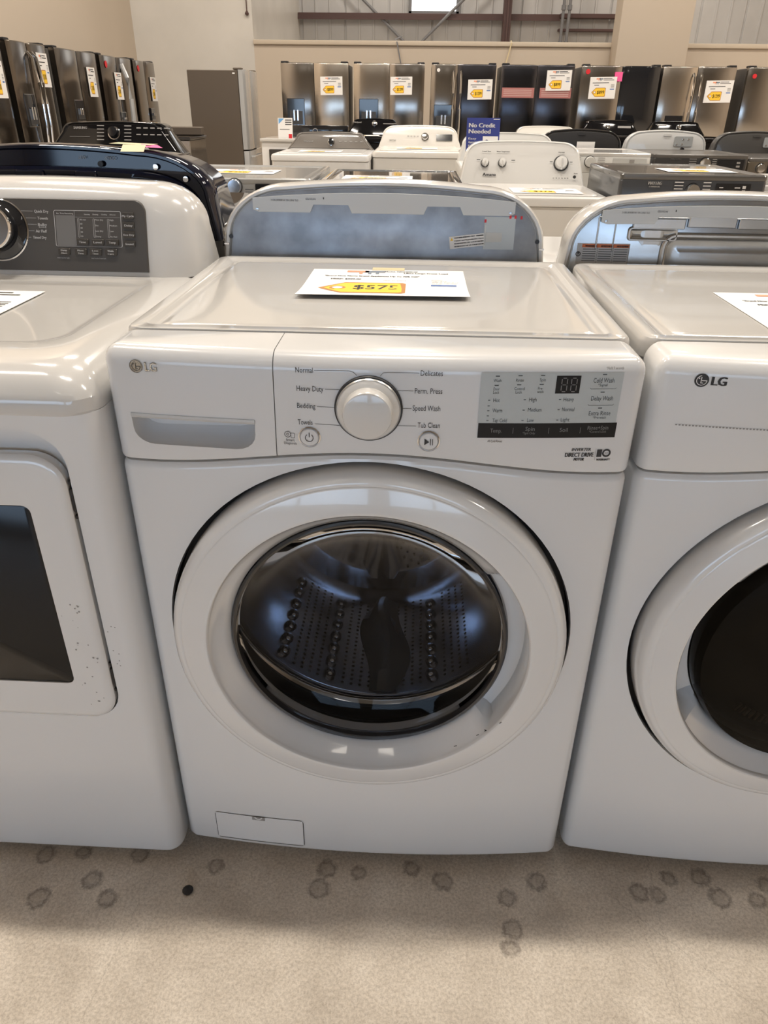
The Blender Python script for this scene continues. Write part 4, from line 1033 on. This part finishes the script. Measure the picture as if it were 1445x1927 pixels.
def front_loader(name, label, cat, x0, x1, yfr, depth, ztop, m_body, m_top, m_panel, knob=None, disp=None, words=(), inkc=None, split=None, group=None, zp=None, glass=True):
    hw = (x1 - x0) / 2; t = thing(name, label, cat, ((x0 + x1) / 2, yfr, 0), 0, group)
    zp = zp or ztop - .13
    R_ = lambda ins, z, y0=0: [(a, c, z) for a, c in rrect(-hw + ins, hw - ins, y0 + ins, depth - ins, .02, 4)]
    b = BM(); loft(b, [R_(.006, .03), R_(0, .04), R_(0, zp - .004), R_(.004, zp - .001)]); obj('body', b, m_body, t)
    b = BM(); loft(b, [R_(.003, zp), R_(0, zp + .004), R_(0, ztop - .03), R_(.003, ztop - .024)]); obj('control_fascia', b, m_panel, t)
    b = BM(); loft(b, [R_(.001, ztop - .024), R_(0, ztop - .02), R_(0, ztop - .006), R_(.005, ztop), R_(.03, ztop), R_(.036, ztop - .004), R_(.05, ztop - .004)]); obj('top_lid', b, m_top, t)
    zc = .50
    b = BM(); lathe(b, [(.19, .005), (.245, .005), (.245, -.03), (.23, -.045), (.205, -.045), (.19, -.03)], (0, 0, zc), 'y', 48, True); dd = obj('door_ring', b, CHROME if m_body in (SILVER, SLATE) else m_body, t)
    b = BM(); lathe(b, [(.19, -.02), (.15, -.035), (0, -.04)], (0, 0, zc), 'y', 40); obj('door_glass', b, BLKGL, t)
    face = lambda u, v, d=0: Vector((u, -.001 - d, v))
    if disp:
        b = BM(); rg = rrect(disp[0], disp[1], disp[2], disp[3], .003, 3); loft(b, [[face(u, v, 0) for u, v in rg], [face(u, v, .003) for u, v in rg]]); obj('display', b, disp[4] if len(disp) > 4 else BLKGL, t)
    if split: b = BM(); bar(b, split, split + .0015, zp + .01, ztop - .03, lambda u, v, d=0: face(u, v, .0005)); obj('drawer_joint', b, INK, t)
    if knob:
        u, v, rr_, km = knob
        b = BM(); lathe(b, [(rr_ * 1.12, 0), (rr_ * 1.12, -.004), (rr_ * 1.02, -.005)], (u, 0, v), 'y', 32); obj('dial_ring', b, BLKGL if km is CHROME else INK, t)
        b = BM(); lathe(b, [(rr_, 0), (rr_, -.022), (rr_ * .9, -.028), (0, -.029)], (u, 0, v), 'y', 32); obj('dial', b, km, t)
    if words:
        b = BM(); q_ = lambda u, v, d=0: face(u, v, .0040)
        for s, a, c, v, cp in words:
            if s is None: bar(b, a, c, v - cp / 2, v + cp / 2, q_)
            else: text(b, s, a, c, v, cp, q_, bold=cp * .08)
        obj('printed_lettering', b, inkc or INK, t)
    return t
LB = [(None, a, a + .05, v, .003) for a in (-.11,) for v in ()]
# row three: silver pair, white washer, slate front loader, white dryer
front_loader('dryer', 'silver front-load dryer with round silver dial behind the black washer', 'dryer', -1.095, -.425, 2.56, .78, .976, SILVER, mat('silver_lid', (.52, .53, .53), .2, metal=.4, coat=.5), SILVER, (.0, .942, .030, mat('blue_silver_dial', (.55, .60, .68), .2, metal=.9)), (.09, .325, .910, .952), [(None, -.17, -.06, .93 - i * .011, .003) for i in range(5)] + [(None, .045, .082, .93 - i * .011, .003) for i in range(5)], SLATE)
front_loader('dryer', 'silver front-load dryer with dark mirror-like lid next to the white washer', 'dryer', -.405, .245, 2.60, .78, .960, SILVER, mat('mirror_lid', (.10, .11, .12), .05, coat=1), SILVER, (.0, .90, .034, CHROME), (.09, .30, .87, .93), [('STEAM', -.25, -.17, .925, .012)])
top_loader('washing_machine', 'white top-load washer with three dials and black dots behind the embossed console', 'washing machine', .252, .940, 2.80, 3.56, .895, 1.098, mat('off_white_enamel', (.66, .655, .64), .28, coat=.5), None, None,
           [(-.2, .105, .022, 'w'), (-.108, .106, .022, 'w'), (.205, .108, .040, 'w')], None,
           [('Amana', -.21, -.14, .052, .014), ('Load Size', -.215, -.17, .160, .006), ('Water Temperature', -.14, -.07, .160, .006), ('Normal', .19, .22, .160, .005), ('Start', .275, .295, .062, .005)] +
           [(None, -.245, -.226, .12, .003), (None, -.085 + .025, -.04, .12, .003), (None, .145, .160, .115, .003), (None, .25, .265, .115, .003)] + [('o', .165 + i * .015, .172 + i * .015, .040, .007) for i in range(6)], style='round')
b = BM(); lathe(b, [(.008, .0), (.008, -.006), (0, -.008)], (.873, 3.405, .937), 'y', 16); o = obj('start_button', b, INK)
am = [q_ for q_ in bpy.data.objects if q_.get('label', '').startswith('white top-load washer with three')][0]
o.parent = am; o.matrix_parent_inverse = Matrix.Translation(am.location).inverted()
MT = front_loader('dryer', 'dark slate front-load dryer with chrome dial and black display', 'dryer', .975, 1.645, 2.83, .72, .998, SLATE, mat('slate_lid', (.12, .118, .115), .22, metal=.5, coat=.5), SLATE, (.0, .930, .030, CHROME), (.105, .262, .905, .962),
                  [('MAYTAG', -.205, -.145, .960, .013), ('COMMERCIAL', -.20, -.15, .945, .006)] + [(None, -.085, -.045, .965 - i * .014, .004) for i in range(5)] + [(None, .045, .08, .965 - i * .014, .004) for i in range(5)] +
                  [(None, .12, .138, .945, .004), (None, .12, .145, .930, .004), (None, .19, .215, .945, .004), (None, .19, .215, .930, .004), (None, .225, .240, .947, .012), (None, .225, .240, .929, .012)], SILVINK, -.09)
front_loader('dryer', 'plain white dryer at the right picture edge beside the slate dryer', 'dryer', 1.70, 2.38, 3.00, .75, .945, WHITE, TOPW, WHITE, (.0, .88, .03, CHROME), (.1, .3, .85, .92))
# black washer with glossy console further left
top_loader('washing_machine', 'black top-load washer facing us with glossy black console and chrome dial', 'washing machine', -1.785, -1.105, 2.40, 3.16, 1.045, 1.172, BLKPAN, mat('black_shell', (.012, .012, .013), .08, spec=.35), BLKPAN,
           [(.0, .085, .030, 'k')], None, [('SAMSUNG', -.20, -.135, .108, .011)] + [(None, -.085, -.05, .118 - i * .015, .004) for i in range(5)] + [(None, .05, .085, .118 - i * .015, .004) for i in range(5)] + [(None, .11 + (i % 5) * .034, .132 + (i % 5) * .034, .110 - (i // 5) * .028, .005) for i in range(10)] + [(None, -.22, -.12, .07, .0015)], style='trap', inkc=GREYINK)
price_sheet('white price sheet lying before the glossy black console', (-1.45, 2.78, 1.0540), (1, 0, 0), (0, 1, 0), .3, .216, '650')
b = BM(); random.seed(5)
for k in range(14):
    a = [Vector((-1.22 + random.uniform(-.05, .07), 2.62 + random.uniform(-.08, .08), 1.055 + random.uniform(0, .05))) for _ in range(3)]
    b.faces.new([b.verts.new(p) for p in a])
tag(obj('plastic_wrap', b, FILM, sharp=5), 'crumpled clear plastic wrap on the glossy black washer', 'plastic wrap')
# row four
top_loader('washing_machine', 'white top-load washer with grey-brown console and chrome dial', 'washing machine', -.985, -.305, 4.62, 5.42, .962, 1.075, WHITE, mat('grey_brown_console', (.16, .145, .13), .3, coat=.4), mat('taupe_panel', (.13, .115, .10), .3, coat=.4), [(.01, .055, .026, 'k')], None, [('Whirlpool', -.2, -.13, .06, .012)] + [(None, .07 + i * .04, .09 + i * .04, .06, .006) for i in range(5)], style='trap', inkc=GREYINK)
price_sheet('white price sheet on the washer with the grey-brown console', (-.66, 4.80, .9725), (1, 0, 0), (0, 1, 0), .3, .216, '425')
top_loader('washing_machine', 'white top-load washer with white console, chrome dial and small black display', 'washing machine', -.300, .375, 4.90, 5.72, .975, 1.122, mat('warm_white_enamel', (.72, .70, .66), .25, coat=.5), None, None, [(.04, .075, .030, 'c')], (.13, .255, .05, .095), [('MAYTAG', -.24, -.19, .05, .010)] + [(None, -.1 + i * .025, -.085 + i * .025, .08, .005) for i in range(4)], style='round', inkc=GREYINK)
price_sheet('white price sheet on the washer with the small black display', (.02, 5.12, .9860), (1, 0, 0), (0, 1, 0), .3, .216, '425')
top_loader('washing_machine', 'pale top-load washer with three grey dials right behind the blue sign', 'washing machine', .285, .955, 3.88, 4.62, .945, 1.108, mat('cool_white_enamel', (.60, .60, .58), .3, coat=.4), None, None, [(.04 + .02, .08, .026, 'w'), (.20, .08, .020, 'w'), (.27, .08, .020, 'w')], style='round')
top_loader('washing_machine', 'white top-load washer with low rounded console near the black fridge', 'washing machine', .98, 1.66, 6.98, 7.66, .93, 1.092, MATS['warm_white_enamel'], None, None, [(.1, .10, .026, 'c'), (.2, .09, .018, 'c'), (.26, .09, .018, 'c')], style='round')
BACKS = []
def simple_back(label, x, y, m, mm, box_=False):
    t, f, c0 = back_unit('washing_machine', label, 'washing machine', x, y, .955, 1.108, .325, m, 'flat', m_frame=m)
    b = BM(); loft(b, [f(.022, .004), f(.022, -.003), f(.028, -.005)]); obj('back_panel', b, mm, t)
    b = BM(); loft(b, [[(u, yy, v) for u, v in rrect(-.03, .03, 1.075, 1.090, .004, 3)] for yy in (-.004, -.010)]); obj('catch', b, mm, t)
    if box_:
        b = BM(); loft(b, [[(u, yy, v) for u, v in rrect(.06, .20, 1.005, 1.075, .008, 3)] for yy in (-.004, -.012)]); cv = obj('valve_box', b, mat('valve_grey', (.35, .37, .38), .4), t)
        for u, v in ((.08, 1.02), (.12, 1.022), (.125, 1.055), (.165, 1.055)):
            b = BM(); lathe(b, [(.007, -.01), (.006, -.016), (0, -.017)], (u, 0, v), 'y', 10); obj('fitting', b, CHROME, cv)
        b = BM(); lathe(b, [(.014, -.004), (.012, -.03), (0, -.031)], (.13, 0, .985), 'y', 14); obj('drain_outlet', b, BLACK, t)
    return t
simple_back('white top-load washer facing away with grey valve box', 1.965, 5.58, mat('pale_back', (.60, .61, .61), .3, coat=.5), MATS['pale_back'], True)
simple_back('black top-load washer facing away with white sticker', 1.30, 5.56, BLKGL, mat('black_back', (.02, .02, .022), .4))
bk = [q_ for q_ in bpy.data.objects if q_.get('label', '').startswith('black top-load washer facing away with')][0]
b = BM(); bar(b, -.03, .11, .985, 1.03, fb(.006)); bar(b, 0, .08, 1.0, 1.006, fb(.0066)); obj('sticker', b, PAPER, bk)
simple_back('dark grey top-load washer facing away at the right picture edge', 2.66, 5.60, mat('charcoal_back', (.07, .068, .066), .35, coat=.3), MATS['charcoal_back'], True)
front_loader('washing_machine', 'white front-load washer with pale control panel in front of the black console back', 'washing machine', .985, 1.665, 4.84, .66, .988, MATS['cool_white_enamel'], TOPW, MATS['cool_white_enamel'], (-.085 + .0, .930, .034, MATS['cool_white_enamel']), (.075, .31, .885, .955, mat('pale_display', (.52, .53, .52), .4)), [(None, -.20, -.15, .955 - i * .014, .004) for i in range(4)] + [(None, -.03, .02, .955 - i * .014, .004) for i in range(4)] + [(None, .19, .225, .935, .022)], GREYINK)
front_loader('dryer', 'black front-load dryer with chrome dial between white and bronze machines', 'dryer', 1.685, 2.345, 4.86, .66, .985, mat('dark_charcoal', (.035, .034, .034), .25, coat=.5), mat('brown_lid', (.09, .082, .075), .3, coat=.3), MATS['dark_charcoal'], (.03, .925, .038, CHROME), (.12, .30, .885, .955), [('MAYTAG', -.21, -.14, .955, .010)] + [(None, -.08, -.03, .955 - i * .014, .004) for i in range(5)] + [(None, .08, .11, .955 - i * .014, .004) for i in range(5)] + [(None, .25, .275, .935, .012), (None, .25, .275, .912, .012)], GREYINK)
front_loader('dryer', 'bronze front-load dryer cut by the right picture edge', 'dryer', 2.365, 3.035, 4.92, .66, .965, mat('bronze_metal', (.20, .17, .13), .25, metal=.6), MATS['brown_lid'], MATS['bronze_metal'], (-.24, .90, .03, CHROME), (-.19, .2, .86, .93))
# row five
top_loader('washing_machine', 'black top-load washer with trapezoid console before the stainless fridges', 'washing machine', -.660, -.110, 6.05, 6.75, 1.02, 1.152, BLKPAN, None, BLKPAN, [(.0, .10, .022, 'c')], None, [('Whirlpool', -.2, -.12, .11, .012), (None, .08, .2, .1, .006)], style='trap', inkc=GREYINK)
price_sheet('white price sheet on the black washer with trapezoid console', (-.47, 6.22, 1.0305), (1, 0, 0), (0, 1, 0), .3, .216, '599')
top_loader('washing_machine', 'glossy black washer console below the pink note', 'washing machine', 1.76, 2.42, 7.55, 8.25, 1.01, 1.145, BLKPAN, None, BLKPAN, [(-.03, .08, .026, 'c')], None, [(None, .08, .22, .08, .02)], style='trap', inkc=GREYINK)
top_loader('washing_machine', 'glossy black washer console below the warm stainless fridge', 'washing machine', 2.46, 3.12, 7.55, 8.25, 1.01, 1.140, BLKPAN, None, BLKPAN, [(.03, .08, .026, 'c')], None, [(None, -.2, -.1, .1, .008)], style='trap', inkc=GREYINK)
# white range with black backguard
R = thing('kitchen_range', 'white kitchen range with black oven door and black backguard', 'kitchen range', (-1.055, 6.55, 0))
b = BM(); box(b, -.37, .37, 0, .62, .03, .96, .008, 2); obj('body', b, WHITE, R)
b = BM(); box(b, -.38, .38, -.02, .64, .96, .985, .006, 2); obj('cooktop', b, TOPW, R)
b = BM(); box(b, -.30, .33, -.03, .0, .30, .90, .01, 2); dd = obj('oven_door', b, BLKGL, R)
b = BM(); tube(b, ((-.26, -.07, .85), (.29, -.07, .85)), .011, 10); [box(b, u - .01, u + .01, -.07, -.03, .842, .858) for u in (-.24, .27)]; obj('handle', b, CHROME, dd)
b = BM(); box(b, -.24, .38, .56, .63, .985, 1.085, .006, 2); bg = obj('backguard', b, BLKGL, R)
b = BM(); ringmark(b, .06, 1.035, .02, .026, lambda u, v, d=0: Vector((u * 1, .5585, v)), 24); obj('badge', b, GREYINK, bg)
price_sheet('white price sheet on the white kitchen range', (-.78, 6.80, .987), (1, 0, 0), (0, 1, 0), .3, .216, '399')
def sign(name, label, x, y, z, w_, h_, m, lines, cat='sign', tilt=.12):
    t = thing(name, label, cat, (x, y, z))
    P = lambda u, v, d=0: Vector((u, v * tilt - d, v))
    b = BM(); rg = [(-w_ / 2, 0), (w_ / 2, 0), (w_ / 2, h_), (-w_ / 2, h_)]; loft(b, [[P(u, v, 0) for u, v in rg], [P(u, v, .004) for u, v in rg]]); obj('board', b, m, t)
    b = BM(); loft(b, [[P(-w_ * .2, .0), P(w_ * .2, .0), P(w_ * .2, h_ * .6), P(-w_ * .2, h_ * .6)], [Vector((-w_ * .2, .07, 0)), Vector((w_ * .2, .07, 0)), P(w_ * .2, h_ * .62) + Vector((0, .004, 0)), P(-w_ * .2, h_ * .62) + Vector((0, .004, 0))]]); obj('easel_back', b, PAPER, t)
    return t, P
t, P = sign('counter_sign', 'blue stand-up sign reading No Credit Needed', .432, 4.20, .9545, .205, .245, BLUE, None)
b = BM(); Q = lambda u, v, d=0: P(u, v, .0050)
text(b, 'No Credit', -.088, .072, .205, .024, Q, bold=.0016); text(b, 'Needed', -.088, .045, .172, .024, Q, bold=.0016)
for i, s in enumerate(('Easy', 'Approval', 'Fast')): text(b, s, -.088, -.04, .132 - i * .020, .011, Q, bold=.0006)
bar(b, .0, .095, .03, .145, Q); bar(b, .06, .098, .236, .240, Q)
obj('sign_lettering', b, PAPER, t)
b = BM(); text(b, 'Buy', .02, .06, .12, .014, lambda u, v, d=0: P(u, v, .0056), bold=.0008); text(b, 'Now', .02, .06, .095, .014, lambda u, v, d=0: P(u, v, .0056), bold=.0008); text(b, 'Pay Later', .01, .09, .07, .012, lambda u, v, d=0: P(u, v, .0056), bold=.0008); obj('sign_inset_text', b, BLUE, t)
t, P = sign('counter_card', 'small white stand-up card with blue corner on the kitchen range', -1.215, 6.66, .986, .135, .165, PAPER, None)
b = BM(); Q = lambda u, v, d=0: P(u, v, .005)
b.faces.new([b.verts.new(Q(u, v)) for u, v in ((-.06, .16), (-.06, .115), (-.01, .16))]).material_index = 1
for i in range(3): bar(b, .0, .06, .145 - i * .018, .152 - i * .018, Q, 0)
bar(b, -.05, .04, .07, .074, Q, 0); bar(b, .03, .062, .0, .035, Q, 2)
obj('card_print', b, [INK, mat('sky_blue_print', (.15, .4, .75), .5), RED], t)
# price sheets on the silver, white and slate machines
for lab, x, y, z, pr in (('white price sheet on the silver dryer with round silver dial', -.80, 2.93, .973, '450'), ('white price sheet on the dark mirror-like lid', -.15, 2.90, .957, '450'), ('white price sheet on the washer with three dials', .66, 2.98, .905, '375'), ('white price sheet on the slate dryer', 1.405, 3.12, .9955, '525')):
    price_sheet(lab, (x, y, z), (1, 0, 0), (0, 1, 0), .33, .24, pr)
# ------------------------------------------------------------------ fridges
def fridge(label, x0, x1, y, ztop, m_l, m_r, rot=0, split=None, disp=None, handles=False, m_body=None, group=None, sheet=None, dots=(), origin=None, curved=False, drawer=True):
    """local frame: front face at y=0 looking to -y, x from 0 to width"""
    wd = x1 - x0
    t = thing('fridge', label, 'fridge', origin or (x0, y, 0), rot, group)
    sp = split if split is not None else wd / 2
    zs = .74
    m_body = m_body or mat('fridge_case_grey', (.11, .105, .10), .45, metal=.2)
    b = BM(); box(b, .004, wd - .004, .065, .70, .04, ztop - .015, .006, 1); obj('case', b, m_body, t)
    def doorp(a, c, z0, z1, m):
        b = BM(); n = 10
        L = []
        for i in range(n + 1):
            u = a + (c - a) * i / n
            bl = .020 * sin(pi * i / n) ** .6 if 0 < i < n else 0
            rr_ = .0 if 0 < i < n else .004
            L.append([Vector((u, yy, zz)) for yy, zz in ((.058, z0 + rr_), (.010 - bl + rr_, z0 + rr_), (.002 - bl + rr_, z0 + .006), (.0 - bl + rr_, z0 + .012), (.0 - bl + rr_, z1 - .012), (.002 - bl + rr_, z1 - .006), (.010 - bl + rr_, z1 - rr_), (.058, z1 - rr_))])
        loft(b, L); return obj('door', b, m, t)
    dl_ = doorp(.002, sp - .003, zs, ztop - .005, m_l); dr_ = doorp(sp + .003, wd - .002, zs, ztop - .005, m_r)
    b = BM(); box(b, .002, wd - .002, -.008, .058, .09, zs - .012, .008, 2); fd = obj('freezer_drawer', b, m_l, t)
    b = BM(); tube(b, ((.10, -.012, .66), (.12, -.055, .66), (wd - .12, -.055, .66), (wd - .10, -.012, .66)), .012, 8); obj('drawer_handle', b, CHROME if handles else m_l, fd)
    b = BM(); box(b, sp - .0028, sp + .0028, .012, .062, zs, ztop - .01); obj('door_gasket', b, BLACK, t)
    if handles:
        for s, dd in ((-1, dl_), (1, dr_)):
            u = sp + s * .045
            b = BM(); pts = [(u, -.012, zs + .06), (u, -.05, zs + .10), (u, -.072, zs + .32), (u, -.076, (zs + ztop) / 2), (u, -.072, ztop - .32), (u, -.05, ztop - .12), (u, -.012, ztop - .08)]
            tube(b, pts, .013, 10); obj('handle', b, CHROME, dd)
    for u in (.05, wd - .05):
        b = BM(); box(b, u - .045, u + .045, .01, .12, ztop - .012, ztop + .012, .006, 1); obj('hinge_cover', b, BLACK if m_body is not BROWN else BROWN, t)
    if disp:
        a, c, z0, z1 = disp
        b = BM(); box(b, a, c, -.026, .0, z0, z1, .006, 1); dp = obj('water_dispenser', b, BLKGL, t)
        b = BM(); box(b, a + .03, c - .03, -.030, -.0255, z0 + .02, z0 + (z1 - z0) * .55, .004, 1); obj('dispenser_recess', b, mat('recess_grey', (.05, .05, .052), .3), dp)
        b = BM(); box(b, (a + c) / 2 - .035, (a + c) / 2 - .012, -.045, -.028, z0 + .06, z0 + (z1 - z0) * .6, .004, 1); box(b, (a + c) / 2 + .012, (a + c) / 2 + .035, -.045, -.028, z0 + .06, z0 + (z1 - z0) * .6, .004, 1); obj('dispenser_paddle', b, CHROME, dp, kind='stuff')
    for (u, v, r, m_) in dots:
        b = BM(); lathe(b, [(r, -.019), (r, -.0215), (0, -.022)], (u, 0, v), 'y', 18); obj('round_sticker', b, m_, t)
    return t
ZF = 1.725; YF = 9.7
ft = [
 ('stainless french-door fridge with black dispenser, leftmost of the far row', -1.749, -.896, STEEL, STEELW, .42, (.065, .292, 1.02, 1.33), False, ()),
 ('stainless french-door fridge with black dispenser, second of the far row', -.830, .063, STEELW, STEEL, .451, (.07, .315, 1.02, 1.335), False, ()),
 ('fridge with stainless left door, dark right door and curved handles', .143, .950, STEEL, DKSTEEL, .328, (.05, .30, 1.0, 1.28), True, ((.09, 1.655, .02, PAPER),)),
 ('black stainless french-door fridge with faded red labels', 1.016, 1.917, DKSTEEL, DKSTEEL, .44, None, False, ()),
 ('fridge with stainless left door and glossy black right door', 2.006, 2.965, STEEL, BLKGL, .49, None, False, ((.07, 1.655, .028, RED),)),
 ('warm stainless french-door fridge with two long handles', 2.996, 3.884, STEELW, STEEL, .42, (.11, .33, .98, 1.19), True, ()),
 ('stainless french-door fridge at the right end of the far row', 4.024, 4.93, STEEL, STEEL, .45, None, False, ((.08, 1.625, .026, RED),)),
]
FR = []
for lab, a, c, ml, mr, sp, dp, hd, dots in ft: FR.append(fridge(lab, a, c, YF, ZF, ml, mr, split=sp, disp=dp, handles=hd, dots=dots))
for u0, u1 in ((.0, .42), (.47, .88)):
    b = BM(); bar(b, u0 + .02, u1, 1.365, 1.475, lambda u, v, d=0: Vector((u, -.0225, v))); q_ = obj('faded_red_label', b, mat('faded_red', (.42, .17, .16), .5), FR[3])
    b = BM(); [bar(b, u0 + .04, u1 - .03, 1.385 + i * .02, 1.392 + i * .02, lambda u, v, d=0: Vector((u, -.0232, v))) for i in range(4)]; obj('label_lines', b, mat('pinkish_print', (.6, .42, .40), .5), q_)
b = BM(); bar(b, .40, .495, 1.555, 1.655, lambda u, v, d=0: Vector((u, -.0275, v))); obj('pink_note', b, PINK, FR[4])
b = BM(); bar(b, .02, .42, .75, 1.68, lambda u, v, d=0: Vector((u, -.0215, v)), 0, 6); obj('protective_film', b, CLEAR, FR[3])
labs = ['white price sheet on the leftmost far fridge', 'white price sheet on the second far fridge', 'white price sheet on the dark right door of the far fridge', 'white price sheet on the black stainless fridge', 'white price sheet under the pink note', 'white price sheet on the fridge with long handles']
for lab, (a, c, z0, z1) in zip(labs, ((-1.247, -.968, 1.378, 1.567), (-.363, -.091, 1.387, 1.575), (.608, .910, 1.345, 1.556), (1.574, 1.879, 1.465, 1.65), (2.112, 2.439, 1.384, 1.581), (3.536, 3.867, 1.358, 1.555))):
    price_sheet(lab, ((a + c) / 2, YF - .032, (z0 + z1) / 2), (1, 0, .02), (0, 0, 1), c - a, (c - a) * .72, random.choice(('999', '1299', '899')))
# left row, fronts look to +x: rotate by +90 degrees; local x runs along +y
LF = [
 ('dark stainless fridge at the left picture edge', 5.55, 6.36, STEELD, STEELD, False, None, ()),
 ('stainless fridge with bright curved handles in the left row', 6.46, 7.23, STEELD, STEELD, True, (.10, .30, 1.05, 1.32), ()),
 ('stainless fridge with small dark dispenser, third of the left row', 7.42, 8.46, STEELD, STEELD, False, (.22, .44, 1.08, 1.28), ()),
 ('stainless fridge with film-wrapped handle and red dot', 8.56, 9.57, STEELD, STEELD, False, (.36, .54, 1.02, 1.16), ((.12, 1.64, .035, RED),)),
 ('stainless fridge with red dot, farthest of the left row', 9.64, 10.46, STEELD, STEELD, False, (.40, .56, 1.05, 1.2), ((.12, 1.64, .035, RED),)),
]
for lab, a, c, ml, mr, hd, dp, dots in LF:
    fr = fridge(lab, 0, c - a, 0, 1.735, ml, mr, rot=pi / 2, origin=(-3.6, a, 0), handles=hd, disp=dp, dots=dots)
    if 'film-wrapped' in lab:
        b = BM(); u = .60
        tube(b, [(u, -.012, .80), (u, -.06, .86), (u, -.085, 1.1), (u, -.088, 1.3), (u, -.07, 1.52), (u, -.02, 1.66)], .028, 8); obj('wrapped_handle', b, FILM, fr)
for lab, yv, z in (('white price sheet on the fridge at the left picture edge', 6.15, 1.42), ('tilted white card on the fridge with bright handles', 7.05, 1.52), ('white price sheet on the third fridge of the left row', 8.18, 1.45), ('white price sheet on the fridge with the film-wrapped handle', 8.98, 1.43), ('white price sheet on the farthest fridge of the left row', 10.25, 1.42)):
    price_sheet(lab, (-3.572, yv, z), (0, 1, 0), (0, 0, 1), .216, .279, '1100')
# lone fridge turned sideways
lf = fridge('lone brown-sided fridge turned to the right with film-wrapped doors', 0, .88, 0, 1.64, FILM, FILM, rot=pi / 2, origin=(-2.19, 9.5, 0), m_body=BROWN)
b = BM(); box(b, .0, .006, .10, .13, 1.585, 1.60); obj('small_white_label', b, PAPER, lf)
# stainless range between left row and lone fridge
R = thing('kitchen_range', 'stainless kitchen range standing left of the lone brown fridge', 'kitchen range', (-2.62, 7.1, 0))
b = BM(); box(b, -.37, .37, 0, .60, .03, .94, .008, 1); obj('body', b, STEEL, R)
b = BM(); box(b, -.38, .38, -.02, .62, .94, .965, .005, 1); obj('cooktop', b, BLKGL, R)
b = BM(); box(b, -.36, .36, .52, .62, .965, 1.045, .008, 1); obj('backguard', b, BROWN, R)
b = BM(); box(b, -.35, .35, -.03, 0, .25, .80, .01, 1); dd = obj('oven_door', b, BLKGL, R)
b = BM(); tube(b, ((-.3, -.075, .78), (.3, -.075, .78)), .012, 8); obj('handle', b, CHROME, dd)
for i in range(5):
    b = BM(); lathe(b, [(.02, 0), (.018, -.03), (0, -.032)], (-.28 + i * .14, -.002, .88), 'y', 16); obj('knob', b, CHROME, R)
# loose black item and white smear on the floor
b = BM(); lathe(b, [(0, 0), (.009, .001), (.010, .004), (.006, .007), (0, .008)], (-.328, -.088, 0), 'z', 12); tag(obj('rubber_plug', b, BLACK), 'small black rubber plug on the concrete floor between the machines', 'plug')
# pull chain on the pale wall
b = BM(); tube(b, ((-2.56 + .03 - .1 + 0, 12.14, 2.72), (-2.63, 12.14, 2.46)), .008, 6); lathe(b, [(.0, -.03), (.025, -.02), (.03, 0), (.012, .03)], (-2.63, 12.14, 2.45), 'z', 10)
tag(obj('pull_cord', b, PURLIN), 'short hanging cord with weight on the pale wall above the partition', 'cord')

# cables hanging over the low partition
for lab, m_, pts in (('grey cable hanging over the partition above the far fridges', PIPE, ((-.42, 16.8, 2.5), (-.40, 12.30, 2.15), (-.37, 12.11, 2.10), (-.30, 12.11, 1.8), (-.28, 12.11, 1.2))),
                     ('tan cable hanging over the partition above the dark fridges', TAPE, ((1.36, 12.38, 2.0), (1.36, 12.30, 2.14), (1.35, 12.11, 2.10), (1.28, 12.11, 1.8), (1.26, 12.11, 1.2)))):
    b = BM(); tube(b, pts, .011, 6); tag(obj('power_cable', b, m_), lab, 'cable')
